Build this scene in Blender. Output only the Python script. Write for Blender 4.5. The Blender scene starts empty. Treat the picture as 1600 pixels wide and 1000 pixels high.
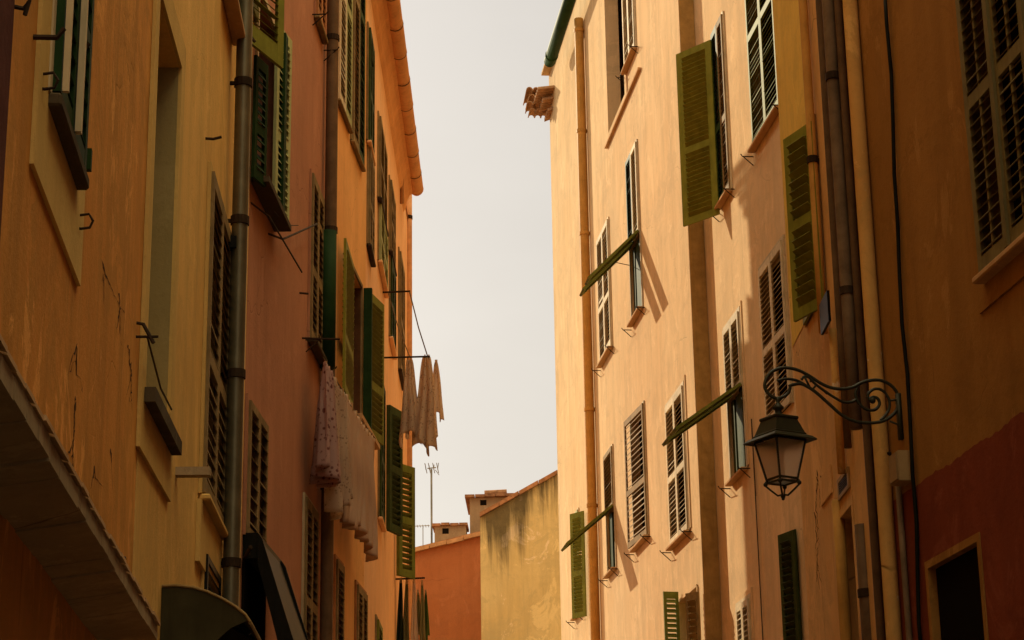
import bpy, bmesh, math, random
from math import sin, cos, tan, atan2, radians, degrees, pi, sqrt, hypot
from mathutils import Vector, Matrix
random.seed(7)
S = bpy.context.scene
COL = S.collection

# ---------------------------------------------------------------- camera, world, sun, exposure
FOC = 3236.0                                   # focal length in photo pixels (photo 1600 x 1000)
CAM = Vector((0, 0, 1.6))
PITCH = math.atan(1000 / FOC)
ROLL = -math.asin(.01533 / cos(PITCH))
_f = Vector((0, cos(PITCH), sin(PITCH)))
_r0 = Vector((1, 0, 0)); _u0 = Vector((0, -sin(PITCH), cos(PITCH)))
RT = cos(ROLL) * _r0 + sin(ROLL) * _u0
UP = -sin(ROLL) * _r0 + cos(ROLL) * _u0
cd = bpy.data.cameras.new('camera'); cam = bpy.data.objects.new('camera', cd); COL.objects.link(cam)
cd.sensor_width = 36; cd.lens = FOC / 1600 * 36; cd.clip_start = .1; cd.clip_end = 3000
M3 = Matrix((RT, UP, -_f)).transposed()
cam.matrix_world = Matrix.Translation(CAM) @ M3.to_4x4()
S.camera = cam

OVERCAST, ZENITH = (6.5, 6.1, 5.55), (34.5, 30, 18.5)         # haze radiance near the horizon, and how much brighter overhead
SUN_EL, SUN_AZ = 26.0, -30.0                   # azimuth from +Y towards +X
W = bpy.data.worlds.new('World'); S.world = W; W.use_nodes = True
nt = W.node_tree; bg = nt.nodes['Background']
sky = nt.nodes.new('ShaderNodeTexSky'); sky.sky_type = 'NISHITA'; sky.sun_disc = False
sky.sun_elevation = radians(SUN_EL); sky.sun_rotation = radians(SUN_AZ)
sky.air_density = 1.0; sky.dust_density = 4.0; sky.ozone_density = 1.0
hs = nt.nodes.new('ShaderNodeHueSaturation'); hs.inputs['Saturation'].default_value = .16
tint = nt.nodes.new('ShaderNodeMix'); tint.data_type = 'RGBA'; tint.blend_type = 'MULTIPLY'
tint.inputs['Factor'].default_value = 1; tint.inputs['B'].default_value = (1.0, .95, .895, 1)
nt.links.new(sky.outputs[0], hs.inputs['Color']); nt.links.new(hs.outputs[0], tint.inputs['A'])
hz = nt.nodes.new('ShaderNodeMix'); hz.data_type = 'RGBA'; hz.inputs['Factor'].default_value = .8   # thin bright overcast over the clear sky
# thin overcast, boosted overhead out of view to lift the shaded walls
tc = nt.nodes.new('ShaderNodeTexCoord'); sx = nt.nodes.new('ShaderNodeSeparateXYZ'); nt.links.new(tc.outputs['Generated'], sx.inputs[0])
zr_ = nt.nodes.new('ShaderNodeMapRange'); zr_.interpolation_type = 'SMOOTHSTEP'; nt.links.new(sx.outputs['Z'], zr_.inputs['Value'])
zr_.inputs['From Min'].default_value = .46; zr_.inputs['From Max'].default_value = .95
ov = nt.nodes.new('ShaderNodeMix'); ov.data_type = 'RGBA'; ov.inputs['A'].default_value = (*OVERCAST, 1); 
# added skew: upper sky brighter to the right, filling left walls, darkening right shade
xr_ = nt.nodes.new('ShaderNodeMapRange'); nt.links.new(sx.outputs['X'], xr_.inputs['Value'])
xr_.inputs['From Min'].default_value = -.6; xr_.inputs['From Max'].default_value = .6; xr_.inputs['To Min'].default_value = .35; xr_.inputs['To Max'].default_value = 1.75
zs = nt.nodes.new('ShaderNodeVectorMath'); zs.operation = 'SCALE'; zs.inputs[0].default_value = ZENITH
nt.links.new(xr_.outputs[0], zs.inputs['Scale']); nt.links.new(zs.outputs[0], ov.inputs['B'])
lo_ = nt.nodes.new('ShaderNodeMapRange'); nt.links.new(sx.outputs['Z'], lo_.inputs['Value']); lo_.inputs['From Min'].default_value = .12; lo_.inputs['From Max'].default_value = .42
lw = nt.nodes.new('ShaderNodeMix'); lw.data_type = 'RGBA'; lw.inputs['A'].default_value = (7.5, 6.95, 6.0, 1); lw.inputs['B'].default_value = (*OVERCAST, 1)
nt.links.new(lo_.outputs[0], lw.inputs['Factor']); 
cm = nt.nodes.new('ShaderNodeMapping'); cm.inputs['Scale'].default_value = (1, 1, 2.2); nt.links.new(tc.outputs['Generated'], cm.inputs['Vector'])
cn = nt.nodes.new('ShaderNodeTexNoise'); cn.inputs['Scale'].default_value = 5; cn.inputs['Detail'].default_value = 5; nt.links.new(cm.outputs[0], cn.inputs['Vector'])
cr_ = nt.nodes.new('ShaderNodeMapRange'); nt.links.new(cn.outputs['Fac'], cr_.inputs['Value']); cr_.inputs['From Min'].default_value = .3; cr_.inputs['From Max'].default_value = .7; cr_.inputs['To Min'].default_value = .94; cr_.inputs['To Max'].default_value = 1.06
cs = nt.nodes.new('ShaderNodeVectorMath'); cs.operation = 'SCALE'; nt.links.new(lw.outputs['Result'], cs.inputs[0]); nt.links.new(cr_.outputs[0], cs.inputs['Scale']); nt.links.new(cs.outputs[0], ov.inputs['A'])
nt.links.new(zr_.outputs[0], ov.inputs['Factor']); nt.links.new(ov.outputs['Result'], hz.inputs['B'])
nt.links.new(tint.outputs['Result'], hz.inputs['A']); nt.links.new(hz.outputs['Result'], bg.inputs['Color'])
bg.inputs['Strength'].default_value = .07
sl = bpy.data.lights.new('sun', 'SUN'); sl.energy = 3.8; sl.angle = radians(.5); sl.color = (1, .84, .56)
so = bpy.data.objects.new('sun', sl); COL.objects.link(so)
sdir = Vector((sin(radians(SUN_AZ)) * cos(radians(SUN_EL)), cos(radians(SUN_AZ)) * cos(radians(SUN_EL)), sin(radians(SUN_EL))))
so.rotation_euler = sdir.to_track_quat('Z', 'Y').to_euler(); so.location = (0, 0, 40)
S.view_settings.view_transform = 'Standard'; S.view_settings.look = 'None'
S.view_settings.gamma = 1; S.view_settings.use_curve_mapping = False
S.view_settings.exposure = 0.55

# ---------------------------------------------------------------- rays and facades
def ray(x, y): return _f + RT * ((x - 800) / FOC) - UP * ((y - 500) / FOC)
def at(x, y, r):
    d = ray(x, y); return CAM + d * (r / hypot(d.x, d.y))
def plane_hit(x, y, p, n):
    d = ray(x, y); return CAM + d * ((p - CAM).dot(n) / d.dot(n))
class Fac:
    """a facade plane: u runs along the street away from the camera, o outwards, z up"""
    def __init__(s, p, az, side):
        a = radians(az); s.p = Vector((p.x, p.y, 0)); s.az = az; s.side = side
        s.d = Vector((sin(a), cos(a), 0)); s.n = Vector((cos(a), -sin(a), 0)) * side
        s.M = Matrix((-side * s.d, s.n, Vector((0, 0, 1)))).transposed().to_4x4(); s.M.translation = s.p
        s.Mi = s.M.inverted()
    def hit(s, x, y, o=0):
        h = plane_hit(x, y, s.p + s.n * o, s.n); q = h - s.p
        return q.dot(s.d), h.z
    def u(s, x, y, o=0): return s.hit(x, y, o)[0]
    def z(s, x, y, o=0): return s.hit(x, y, o)[1]
    def L(s, u, o, z): return Vector((-s.side * u, o, z))          # facade coordinates -> local
    def W(s, u, o, z): return s.p + s.d * u + s.n * o + Vector((0, 0, z))
    def out(s, x, y, u):                                            # (o, z) on the upright plane across the facade at u
        h = plane_hit(x, y, s.p + s.d * u, s.d); q = h - s.p
        return q.dot(s.n), h.z
SL, SR = .82, 1.11
FL1 = Fac(at(222, 500, 11.4 * SL), -2.47, 1)
FL0 = Fac(at(222, 500, 11.4 * SL), -4.83, 1)
u_ = FL1.u(385, 500); U_L1 = u_
FL2 = Fac(FL1.W(u_, 0, 0), 2.43, 1)
U_L2 = FL2.u(515, 500); FL3 = Fac(FL2.W(U_L2, 0, 0), 3.78, 1)
U_L3 = FL3.u(571, 500); FL4 = Fac(FL3.W(U_L3, 0, 0), -.14, 1)
U_L4 = FL4.u(640, 500)
FR3 = Fac(at(1400, 500, 12.2 * SR), -8.17, -1)
U_R3 = FR3.u(1340, 500); FR2 = Fac(FR3.W(U_R3, 0, 0), -.95, -1)
U_R2 = FR2.u(1236, 500)
FR1 = Fac(at(1215, 500, 19 * SR), -6.84, -1)
U_R1 = FR1.u(866, 500); U_STEP = FR1.u(1081, 500)

# ---------------------------------------------------------------- materials
def nm(name):
    m = bpy.data.materials.new(name); m.use_nodes = True
    n = m.node_tree; b = n.nodes['Principled BSDF']
    return m, n, b
def N(n, t, **k):
    o = n.nodes.new(t)
    for a, v in k.items(): setattr(o, a, v)
    return o
def coords(n, scale, rot=None):
    t = N(n, 'ShaderNodeTexCoord'); mp = N(n, 'ShaderNodeMapping')
    mp.inputs['Scale'].default_value = scale
    n.links.new(t.outputs['Object'], mp.inputs['Vector']); return mp.outputs[0]
def noise(n, vec, sc, det=5, rough=.6, dist=0):
    t = N(n, 'ShaderNodeTexNoise'); t.inputs['Scale'].default_value = sc; t.inputs['Detail'].default_value = det
    t.inputs['Roughness'].default_value = rough; t.inputs['Distortion'].default_value = dist
    n.links.new(vec, t.inputs['Vector']); return t.outputs['Fac']
def ramp(n, fac, stops):
    r = N(n, 'ShaderNodeValToRGB'); e = r.color_ramp.elements
    while len(e) < len(stops): e.new(.5)
    for i, (p, c) in enumerate(stops):
        e[i].position = p; e[i].color = (c, c, c, 1) if not hasattr(c, '__len__') else (*c, 1)
    n.links.new(fac, r.inputs['Fac']); return r.outputs[0]
def mix(n, a, b, fac, mode='MIX'):
    m = N(n, 'ShaderNodeMix', data_type='RGBA', blend_type=mode)
    for sock, v in (('A', a), ('B', b), ('Factor', fac)):
        if isinstance(v, (int, float)): m.inputs[sock].default_value = v if sock == 'Factor' else (v, v, v, 1)
        elif hasattr(v, '__len__'): m.inputs[sock].default_value = (*v, 1)
        else: n.links.new(v, m.inputs[sock])
    return m.outputs['Result']
def bump(n, b, h, strength=.3, dist=.01):
    bp = N(n, 'ShaderNodeBump'); bp.inputs['Strength'].default_value = strength; bp.inputs['Distance'].default_value = dist
    n.links.new(h, bp.inputs['Height']); n.links.new(bp.outputs[0], b.inputs['Normal'])
def plaster(name, c1, c2, stain=(.12, .06, .02), stain_amt=.5, streak=.35, crack=.5, seed=0, patch=None, patch_lo=.62, runs=None):
    m, n, b = nm(name)
    v = coords(n, (1, 1, 1)); mp = v.node; mp.inputs['Location'].default_value = (seed * 3.7, seed * 1.3, seed * 2.1)
    vs = coords(n, (3.2, 3.2, .22)); vs.node.inputs['Location'].default_value = (seed, seed * 2, seed)
    vf = coords(n, (6, 6, .7)); vf.node.inputs['Location'].default_value = (seed, seed * 2, seed)
    big = noise(n, v, .55, 6, .62, .4); mid = noise(n, v, 2.6, 7, .68, .3); fine = noise(n, v, 38, 4, .7)
    st = noise(n, vs, 1.0, 6, .65, .2); st2 = noise(n, vf, 1.0, 6, .7)
    col = mix(n, c1, c2, ramp(n, big, [(.36, 0), (.64, 1)]))
    col = mix(n, col, c2, ramp(n, mid, [(.5, 0), (.75, .55)]))
    col = mix(n, col, tuple(x * .62 for x in c1), mix(n, 0, ramp(n, noise(n, v, .9, 9, .74, .6), [(.5, 0), (.68, 1)]), stain_amt))
    dk = tuple(x * .55 for x in c1)
    col = mix(n, col, dk, mix(n, 0, ramp(n, st, [(.44, 0), (.72, 1)]), streak))
    col = mix(n, col, tuple(x * .6 for x in c1), mix(n, 0, ramp(n, st2, [(.28, 1), (.44, 0)]), streak * .7))
    lt = tuple(min(1, x * 1.25 + .02) for x in c1)
    col = mix(n, col, lt, mix(n, 0, ramp(n, st2, [(.55, 0), (.8, 1)]), streak * .6))
    pt = noise(n, v, 1.35, 10, .78, 1.2); pt2 = noise(n, coords(n, (1.9, 1.9, 1.1)), 1.0, 9, .75, .8)
    col = mix(n, col, tuple(x * .70 for x in c1), mix(n, 0, ramp(n, pt, [(.53, 0), (.57, 1)]), stain_amt * .75))
    col = mix(n, col, lt, mix(n, 0, ramp(n, pt2, [(.56, 0), (.60, 1)]), stain_amt * .6))
    col = mix(n, col, dk, mix(n, 0, ramp(n, fine, [(.56, 0), (.75, 1)]), .35))
    if patch:
        pn = noise(n, v, 1.25, 8, .72, .8)
        col = mix(n, col, patch, ramp(n, pn, [(patch_lo, 0), (patch_lo + .03, .85)]))
    sn = noise(n, vs, 2.1, 8, .75, .5)
    col = mix(n, col, stain, mix(n, 0, ramp(n, sn, [(.6, 0), (.8, 1)]), stain_amt))
    if runs:                                       # black run-off below the coping: (local height at x = 0, slope, reach)
        t = N(n, 'ShaderNodeTexCoord'); sp = N(n, 'ShaderNodeSeparateXYZ'); n.links.new(t.outputs['Object'], sp.inputs[0])
        md = N(n, 'ShaderNodeMath', operation='MULTIPLY_ADD'); n.links.new(sp.outputs['X'], md.inputs[0]); md.inputs[1].default_value = runs[1]; md.inputs[2].default_value = runs[0]
        sb = N(n, 'ShaderNodeMath', operation='SUBTRACT'); n.links.new(md.outputs[0], sb.inputs[0]); n.links.new(sp.outputs['Z'], sb.inputs[1])
        vr = coords(n, (1.9, .01, .14)); nr = noise(n, vr, 1.0, 8, .7, .3)
        dv = N(n, 'ShaderNodeMath', operation='MULTIPLY_ADD'); n.links.new(sb.outputs[0], dv.inputs[0]); dv.inputs[1].default_value = -1 / runs[2]; n.links.new(nr, dv.inputs[2])
        col = mix(n, col, (.035, .028, .018), mix(n, 0, ramp(n, dv.outputs[0], [(.31, 0), (.45, 1)]), mix(n, .6, 1.0, mid)))
    # hairline cracks where a coarse mask allows them
    wv = N(n, 'ShaderNodeVectorMath', operation='ADD'); nz = N(n, 'ShaderNodeTexNoise'); nz.inputs['Scale'].default_value = 3
    sc = N(n, 'ShaderNodeVectorMath', operation='SCALE'); sc.inputs['Scale'].default_value = .35
    n.links.new(v, nz.inputs['Vector']); n.links.new(nz.outputs['Color'], sc.inputs[0])
    n.links.new(v, wv.inputs[0]); n.links.new(sc.outputs[0], wv.inputs[1])
    vo = N(n, 'ShaderNodeTexVoronoi', feature='DISTANCE_TO_EDGE'); vo.inputs['Scale'].default_value = .8
    n.links.new(wv.outputs[0], vo.inputs['Vector'])
    cr = ramp(n, vo.outputs['Distance'], [(.0, 1), (.006, 0)])
    mask = ramp(n, noise(n, v, .7, 3, .5), [(.56, 0), (.62, 1)])
    crm = mix(n, cr, mask, 1, 'MULTIPLY'); crm = mix(n, 0, crm, crack)
    col = mix(n, col, tuple(x * .25 for x in c1), crm)
    n.links.new(col, b.inputs['Base Color'])
    h = mix(n, mix(n, mid, fine, .3), st2, .25)
    h = mix(n, h, 0, crm)
    bump(n, b, h, .55, .02)
    b.inputs['Roughness'].default_value = .95; b.inputs['Specular IOR Level'].default_value = .03
    return m
def paint(name, c, rough=.55, var=.3, worn=None, worn_lo=.62, metal=0, spec=.03, sc=6):
    m, n, b = nm(name)
    v = coords(n, (1, 1, 1)); vs = coords(n, (10, 10, 1.2))
    a = noise(n, v, sc, 6, .65); s = noise(n, vs, 1.4, 5, .7)
    col = mix(n, tuple(x * (1 - var) for x in c), tuple(min(1, x * (1 + var)) for x in c), ramp(n, a, [(.3, 0), (.7, 1)]))
    col = mix(n, col, tuple(x * .5 for x in c), mix(n, 0, ramp(n, s, [(.5, 0), (.8, 1)]), .6))
    oi = N(n, 'ShaderNodeObjectInfo'); col = mix(n, col, ramp(n, oi.outputs['Random'], [(0, .72), (1, 1.0)]), 1, 'MULTIPLY')
    if worn: col = mix(n, col, worn, ramp(n, noise(n, v, 11, 7, .75, .4), [(worn_lo, 0), (worn_lo + .05, .9)]))
    n.links.new(col, b.inputs['Base Color'])
    b.inputs['Roughness'].default_value = rough; b.inputs['Metallic'].default_value = metal
    b.inputs['Specular IOR Level'].default_value = spec
    bump(n, b, mix(n, a, s, .5), .25, .004)
    return m
M = {}
M['L_dark'] = plaster('dark_red_plaster', (.10, .03, .02), (.13, .045, .03), seed=11)
M['L0'] = plaster('orange_brown_plaster', (.72, .325, .07), (.62, .25, .05), (.20, .07, .02), 1.0, .9, .25, 1)
M['L1'] = plaster('ochre_plaster', (.80, .49, .145), (.74, .42, .115), (.4, .2, .06), .5, .5, .15, 2)
M['L1_band'] = plaster('pale_ochre_band', (.70, .45, .14), (.60, .37, .11), (.3, .17, .06), .3, .3, .1, 3)
M['L2'] = plaster('brick_pink_plaster', (.47, .215, .115), (.42, .185, .10), (.26, .11, .06), .35, .3, .4, 4)
M['L3'] = plaster('orange_plaster', (.86, .45, .16), (.82, .40, .135), (.34, .14, .05), .35, .3, .3, 5)
M['L4'] = plaster('apricot_plaster', (.90, .52, .26), (.86, .46, .21), (.5, .25, .1), .3, .3, .3, 6)
M['R1'] = plaster('peach_plaster', (.74, .53, .30), (.69, .465, .245), (.44, .27, .12), .5, .42, .35, 7)
M['R2'] = plaster('mustard_plaster', (.86, .58, .11), (.80, .50, .09), (.24, .11, .03), .5, .35, .6, 8)
M['R2b'] = plaster('worn_brown_plaster', (.80, .48, .19), (.68, .37, .13), (.2, .09, .03), .6, .4, .7, 13)
M['R3'] = plaster('dull_brown_plaster', (.36, .17, .04), (.31, .145, .035), (.13, .058, .02), .75, .45, .15, 9)
M['R3_red'] = plaster('oxblood_plaster', (.23, .055, .024), (.19, .042, .018), (.08, .025, .012), .6, .4, .5, 10, patch=(.30, .12, .06), patch_lo=.66)
M['terra'] = plaster('terracotta_plaster', (.50, .16, .055), (.44, .13, .04), (.24, .09, .035), .4, .3, .4, 14)
M['chimney'] = plaster('grey_render', (.42, .27, .14), (.3, .19, .10), (.1, .06, .04), .7, .5, .4, 15)
M['concrete'] = plaster('dark_concrete', (.42, .30, .165), (.33, .23, .12), (.08, .05, .03), .7, .5, 1, 16)
M['crack'] = plaster('crack_grime', (.09, .04, .015), (.13, .06, .02), seed=30)
M['stone'] = plaster('sill_stone', (.62, .38, .19), (.50, .28, .12), (.2, .11, .05), .6, .4, .4, 17)
M['sill_dark'] = plaster('sill_slate', (.11, .08, .045), (.08, .055, .03), (.03, .02, .01), .6, .4, .2, 18)
M['niche'] = plaster('niche_grey_ochre', (.36, .27, .11), (.31, .23, .09), (.2, .13, .05), .3, .3, .1, 19)
M['pipe_plaster'] = plaster('peeling_pipe_plaster', (.70, .40, .12), (.60, .30, .08), (.25, .12, .04), .7, .3, .9, 20, patch=(.72, .58, .38), patch_lo=.58)
M['soffit'] = plaster('eave_orange', (.78, .38, .15), (.7, .32, .12), (.3, .12, .04), .4, .3, .2, 21)
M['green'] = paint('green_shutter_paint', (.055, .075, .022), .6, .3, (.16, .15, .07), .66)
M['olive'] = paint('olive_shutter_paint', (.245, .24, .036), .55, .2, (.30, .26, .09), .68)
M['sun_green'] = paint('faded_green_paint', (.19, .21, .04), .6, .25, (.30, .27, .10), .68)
M['dkgreen'] = paint('dark_green_paint', (.022, .048, .014), .6, .3)
M['pale_green'] = paint('pale_green_paint', (.46, .46, .20), .6, .2, (.5, .42, .22), .66)
M['cream'] = paint('cream_frame_paint', (.62, .47, .27), .6, .15, (.42, .3, .16), .66)
M['greywood'] = paint('weathered_cream_shutter', (.68, .56, .36), .65, .2, (.35, .25, .13), .6)
M['brownwood'] = paint('weathered_brown_shutter', (.30, .20, .085), .7, .3, (.14, .08, .03), .62)
M['orangewood'] = paint('orange_shutter_paint', (.46, .2, .075), .6, .3)
M['r3wood'] = paint('dull_olive_shutter', (.20, .155, .06), .6, .2, (.12, .08, .03), .66)
M['iron'] = paint('rusty_iron', (.05, .03, .017), .7, .4, (.16, .07, .03), .66, .3)
M['black'] = paint('black_metal', (.018, .017, .013), .45, .3, None, .6, .4)
M['lampiron'] = paint('lamp_green_black_iron', (.035, .033, .014), .5, .3, (.11, .08, .03), .7, .3, spec=.3)
M['pipe'] = paint('bronze_grey_pipe', (.20, .165, .09), .42, .25, (.26, .18, .08), .68, .6, spec=.3)
M['pipe_brown'] = paint('brown_pipe', (.14, .08, .04), .5, .3, (.05, .035, .02), .66, .1)
M['pipe_orange'] = paint('ochre_pipe', (.60, .31, .075), .55, .15, (.45, .22, .06), .66)
M['step_shade'] = paint('shaded_step_ochre', (.46, .27, .085), .6, .25, (.3, .16, .05), .64)  # ochre of the step strip, darkened to stand for shade
M['pipe_grey'] = paint('grey_brown_pipe', (.19, .12, .065), .6, .3, (.11, .065, .03), .66)
M['tile'] = paint('roof_tile', (.40, .19, .09), .85, .4, (.2, .1, .05), .6)
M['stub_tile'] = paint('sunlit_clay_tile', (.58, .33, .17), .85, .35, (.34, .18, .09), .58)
M['gutter_smooth'] = paint('smooth_clay_gutter', (.74, .36, .15), .75, .12, sc=2)
M['gutter_tile'] = paint('terracotta_gutter', (.74, .36, .15), .7, .25, (.55, .26, .11), .64)
M['box'] = paint('beige_plastic', (.44, .28, .12), .6, .12)
M['awn'] = paint('dark_olive_canvas', (.055, .045, .02), .8, .2)
M['awn_edge'] = paint('brass_trim', (.30, .19, .07), .5, .2)
M['rope'] = paint('rope', (.2, .13, .07), .9, .2)
M['galv'] = paint('galvanised_mast', (.35, .31, .24), .5, .2, None, .6, .3)
M['ground'] = plaster('street_paving', (.16, .12, .085), (.12, .095, .065), seed=23)
def glass_dark():
    m, n, b = nm('dark_interior'); b.inputs['Base Color'].default_value = (.012, .009, .006, 1); b.inputs['Roughness'].default_value = 1
    b.inputs['Specular IOR Level'].default_value = 0
    return m
M['pane'] = glass_dark()
def brown_int():
    return paint('brown_interior', (.10, .045, .02), .9, .3)
M['interior'] = brown_int()
def frost():
    m, n, b = nm('frosted_lamp_glass'); b.inputs['Base Color'].default_value = (.92, .84, .70, 1); b.inputs['Roughness'].default_value = .35
    tr = N(n, 'ShaderNodeBsdfTranslucent'); tr.inputs['Color'].default_value = (.95, .86, .70, 1)
    ms = N(n, 'ShaderNodeMixShader'); ms.inputs[0].default_value = .85; out = n.nodes['Material Output']
    n.links.new(b.outputs[0], ms.inputs[1]); n.links.new(tr.outputs[0], ms.inputs[2])
    tp = N(n, 'ShaderNodeBsdfRefraction'); tp.inputs['Color'].default_value = (1, .96, .88, 1); tp.inputs['Roughness'].default_value = .75; tp.inputs['IOR'].default_value = 1.12
    m2 = N(n, 'ShaderNodeMixShader'); m2.inputs[0].default_value = .65; n.links.new(ms.outputs[0], m2.inputs[1]); n.links.new(tp.outputs[0], m2.inputs[2]); n.links.new(m2.outputs[0], out.inputs['Surface'])
    return m
M['frost'] = frost()
def cloth_mat(name, c, pat=None, sc=26, lo=.5, trans=.5):
    m, n, b = nm(name); v = coords(n, (1, 1, 1))
    col = mix(n, c, tuple(x * .82 for x in c), noise(n, v, 4, 4, .6))
    if pat:
        vo = N(n, 'ShaderNodeTexVoronoi'); vo.inputs['Scale'].default_value = sc; n.links.new(v, vo.inputs['Vector'])
        f = mix(n, ramp(n, vo.outputs['Distance'], [(.28, 1), (.4, 0)]), ramp(n, noise(n, v, 9, 3, .6), [(lo - .05, 0), (lo + .05, 1)]), 1, 'MULTIPLY')
        col = mix(n, col, pat, f)
    n.links.new(col, b.inputs['Base Color']); b.inputs['Roughness'].default_value = .95; b.inputs['Specular IOR Level'].default_value = .1
    tr = N(n, 'ShaderNodeBsdfTranslucent'); n.links.new(col, tr.inputs['Color'])
    ms = N(n, 'ShaderNodeMixShader'); ms.inputs[0].default_value = trans
    n.links.new(b.outputs[0], ms.inputs[1]); n.links.new(tr.outputs[0], ms.inputs[2]); n.links.new(ms.outputs[0], n.nodes['Material Output'].inputs['Surface'])
    w = noise(n, coords(n, (1, 1, .5)), 60, 2, .5); bump(n, b, w, .15, .002)
    return m
M['c_pink'] = cloth_mat('pink_print_cotton', (.62, .39, .33), (.22, .08, .07), 24, .47)
M['c_cream'] = cloth_mat('cream_cotton', (.76, .56, .39))
M['c_lace'] = cloth_mat('lace_print_cotton', (.88, .74, .58), (.50, .36, .24), 34, .5, .75)
M['c_green'] = cloth_mat('green_cloth', (.12, .16, .03))
M['c_dark'] = cloth_mat('dark_green_cloth', (.035, .045, .022))
M['c_olive'] = cloth_mat('olive_cloth', (.36, .30, .12))

# ---------------------------------------------------------------- mesh helpers
def B(): return bmesh.new()
def quad(bm, a, b, c, d):
    vs = [bm.verts.new(p) for p in (a, b, c, d)]; return bm.faces.new(vs)
def box8(bm, P):
    v = [bm.verts.new(p) for p in P]
    for f in ((0, 1, 3, 2), (4, 6, 7, 5), (0, 4, 5, 1), (2, 3, 7, 6), (0, 2, 6, 4), (1, 5, 7, 3)): bm.faces.new([v[i] for i in f])
def box(bm, a, b, fn=None):
    fn = fn or (lambda x, y, z: Vector((x, y, z)))
    box8(bm, [fn(x, y, z) for x in (a[0], b[0]) for y in (a[1], b[1]) for z in (a[2], b[2])])
def tube(bm, pts, r, n=8, r_end=None, caps=True):
    pts = [Vector(p) for p in pts]; rings = []; ref = None
    for i, p in enumerate(pts):
        t = (pts[min(i + 1, len(pts) - 1)] - pts[max(i - 1, 0)]).normalized()
        if ref is None:
            ref = t.orthogonal().normalized()
        ref = (ref - t * ref.dot(t)).normalized(); bi = t.cross(ref)
        rr = r if r_end is None else r + (r_end - r) * i / (len(pts) - 1)
        rings.append([bm.verts.new(p + ref * rr * cos(2 * pi * k / n) + bi * rr * sin(2 * pi * k / n)) for k in range(n)])
    for a, b in zip(rings, rings[1:]):
        for k in range(n): bm.faces.new((a[k], a[(k + 1) % n], b[(k + 1) % n], b[k]))
    if caps: bm.faces.new(rings[0][::-1]); bm.faces.new(rings[-1])
def prism(bm, poly, fn0, fn1):
    a = [bm.verts.new(fn0(*p)) for p in poly]; b = [bm.verts.new(fn1(*p)) for p in poly]; n = len(poly)
    bm.faces.new(a[::-1]); bm.faces.new(b)
    for i in range(n): bm.faces.new((a[i], a[(i + 1) % n], b[(i + 1) % n], b[i]))
def sph(bm, c, r, sq=(1, 1, 1)):
    bmesh.ops.create_uvsphere(bm, u_segments=12, v_segments=8, radius=r, matrix=Matrix.Translation(c) @ Matrix.Diagonal((*sq, 1)))
def lathe(bm, prof, M4, n=16):
    rings = [[bm.verts.new(M4 @ Vector((r * cos(2 * pi * k / n), r * sin(2 * pi * k / n), z))) for k in range(n)] for r, z in prof]
    for a, b in zip(rings, rings[1:]):
        for k in range(n): bm.faces.new((a[k], a[(k + 1) % n], b[(k + 1) % n], b[k]))
    bm.faces.new(rings[0][::-1]); bm.faces.new(rings[-1])
def obj(name, bm, mat, parent=None, smooth=False, mats=None):
    bmesh.ops.recalc_face_normals(bm, faces=bm.faces)
    me = bpy.data.meshes.new(name); bm.to_mesh(me); bm.free()
    for m in (mats or [mat]): me.materials.append(M[m] if isinstance(m, str) else m)
    if smooth:
        for p in me.polygons: p.use_smooth = True
    o = bpy.data.objects.new(name, me); COL.objects.link(o)
    if parent: o.parent = parent
    return o
def tag(o, label=None, cat=None, group=None, kind=None):
    if label: o['label'] = label
    if cat: o['category'] = cat
    if group: o['group'] = group
    if kind: o['kind'] = kind
    return o
def thing(name, label, cat, Mx=None, group=None):
    o = bpy.data.objects.new(name, None); COL.objects.link(o); o.empty_display_size = .3
    if Mx is not None: o.matrix_world = Mx
    return tag(o, label, cat, group)

# ---------------------------------------------------------------- wall with openings, shutters, windows
def wall_grid(bm, F, u0, u1, z0, z1, holes, o=0.0, depth=.16):
    us = sorted({u0, u1, *[h[i] for h in holes for i in (0, 1)]}); zs = sorted({z0, z1, *[h[i] for h in holes for i in (2, 3)]})
    us = [x for x in us if u0 <= x <= u1]; zs = [x for x in zs if z0 <= x <= z1]
    V = {}
    def v(i, j):
        if (i, j) not in V: V[i, j] = bm.verts.new(F.L(us[i], o, zs[j]))
        return V[i, j]
    for i in range(len(us) - 1):
        for j in range(len(zs) - 1):
            cu, cz = (us[i] + us[i + 1]) / 2, (zs[j] + zs[j + 1]) / 2
            if any(h[0] < cu < h[1] and h[2] < cz < h[3] for h in holes): continue
            bm.faces.new((v(i, j), v(i + 1, j), v(i + 1, j + 1), v(i, j + 1)))
    for h in holes:
        dd = h[4] if len(h) > 4 else depth
        a, b, c, d = h[:4]
        for (p, q) in (((a, c), (b, c)), ((b, c), (b, d)), ((b, d), (a, d)), ((a, d), (a, c))):
            if max(p[1], q[1]) > z1 + 1e-6 and p[1] == q[1]: continue
            quad(bm, F.L(p[0], o, p[1]), F.L(q[0], o, q[1]), F.L(q[0], o - dd, q[1]), F.L(p[0], o - dd, p[1]))
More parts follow.
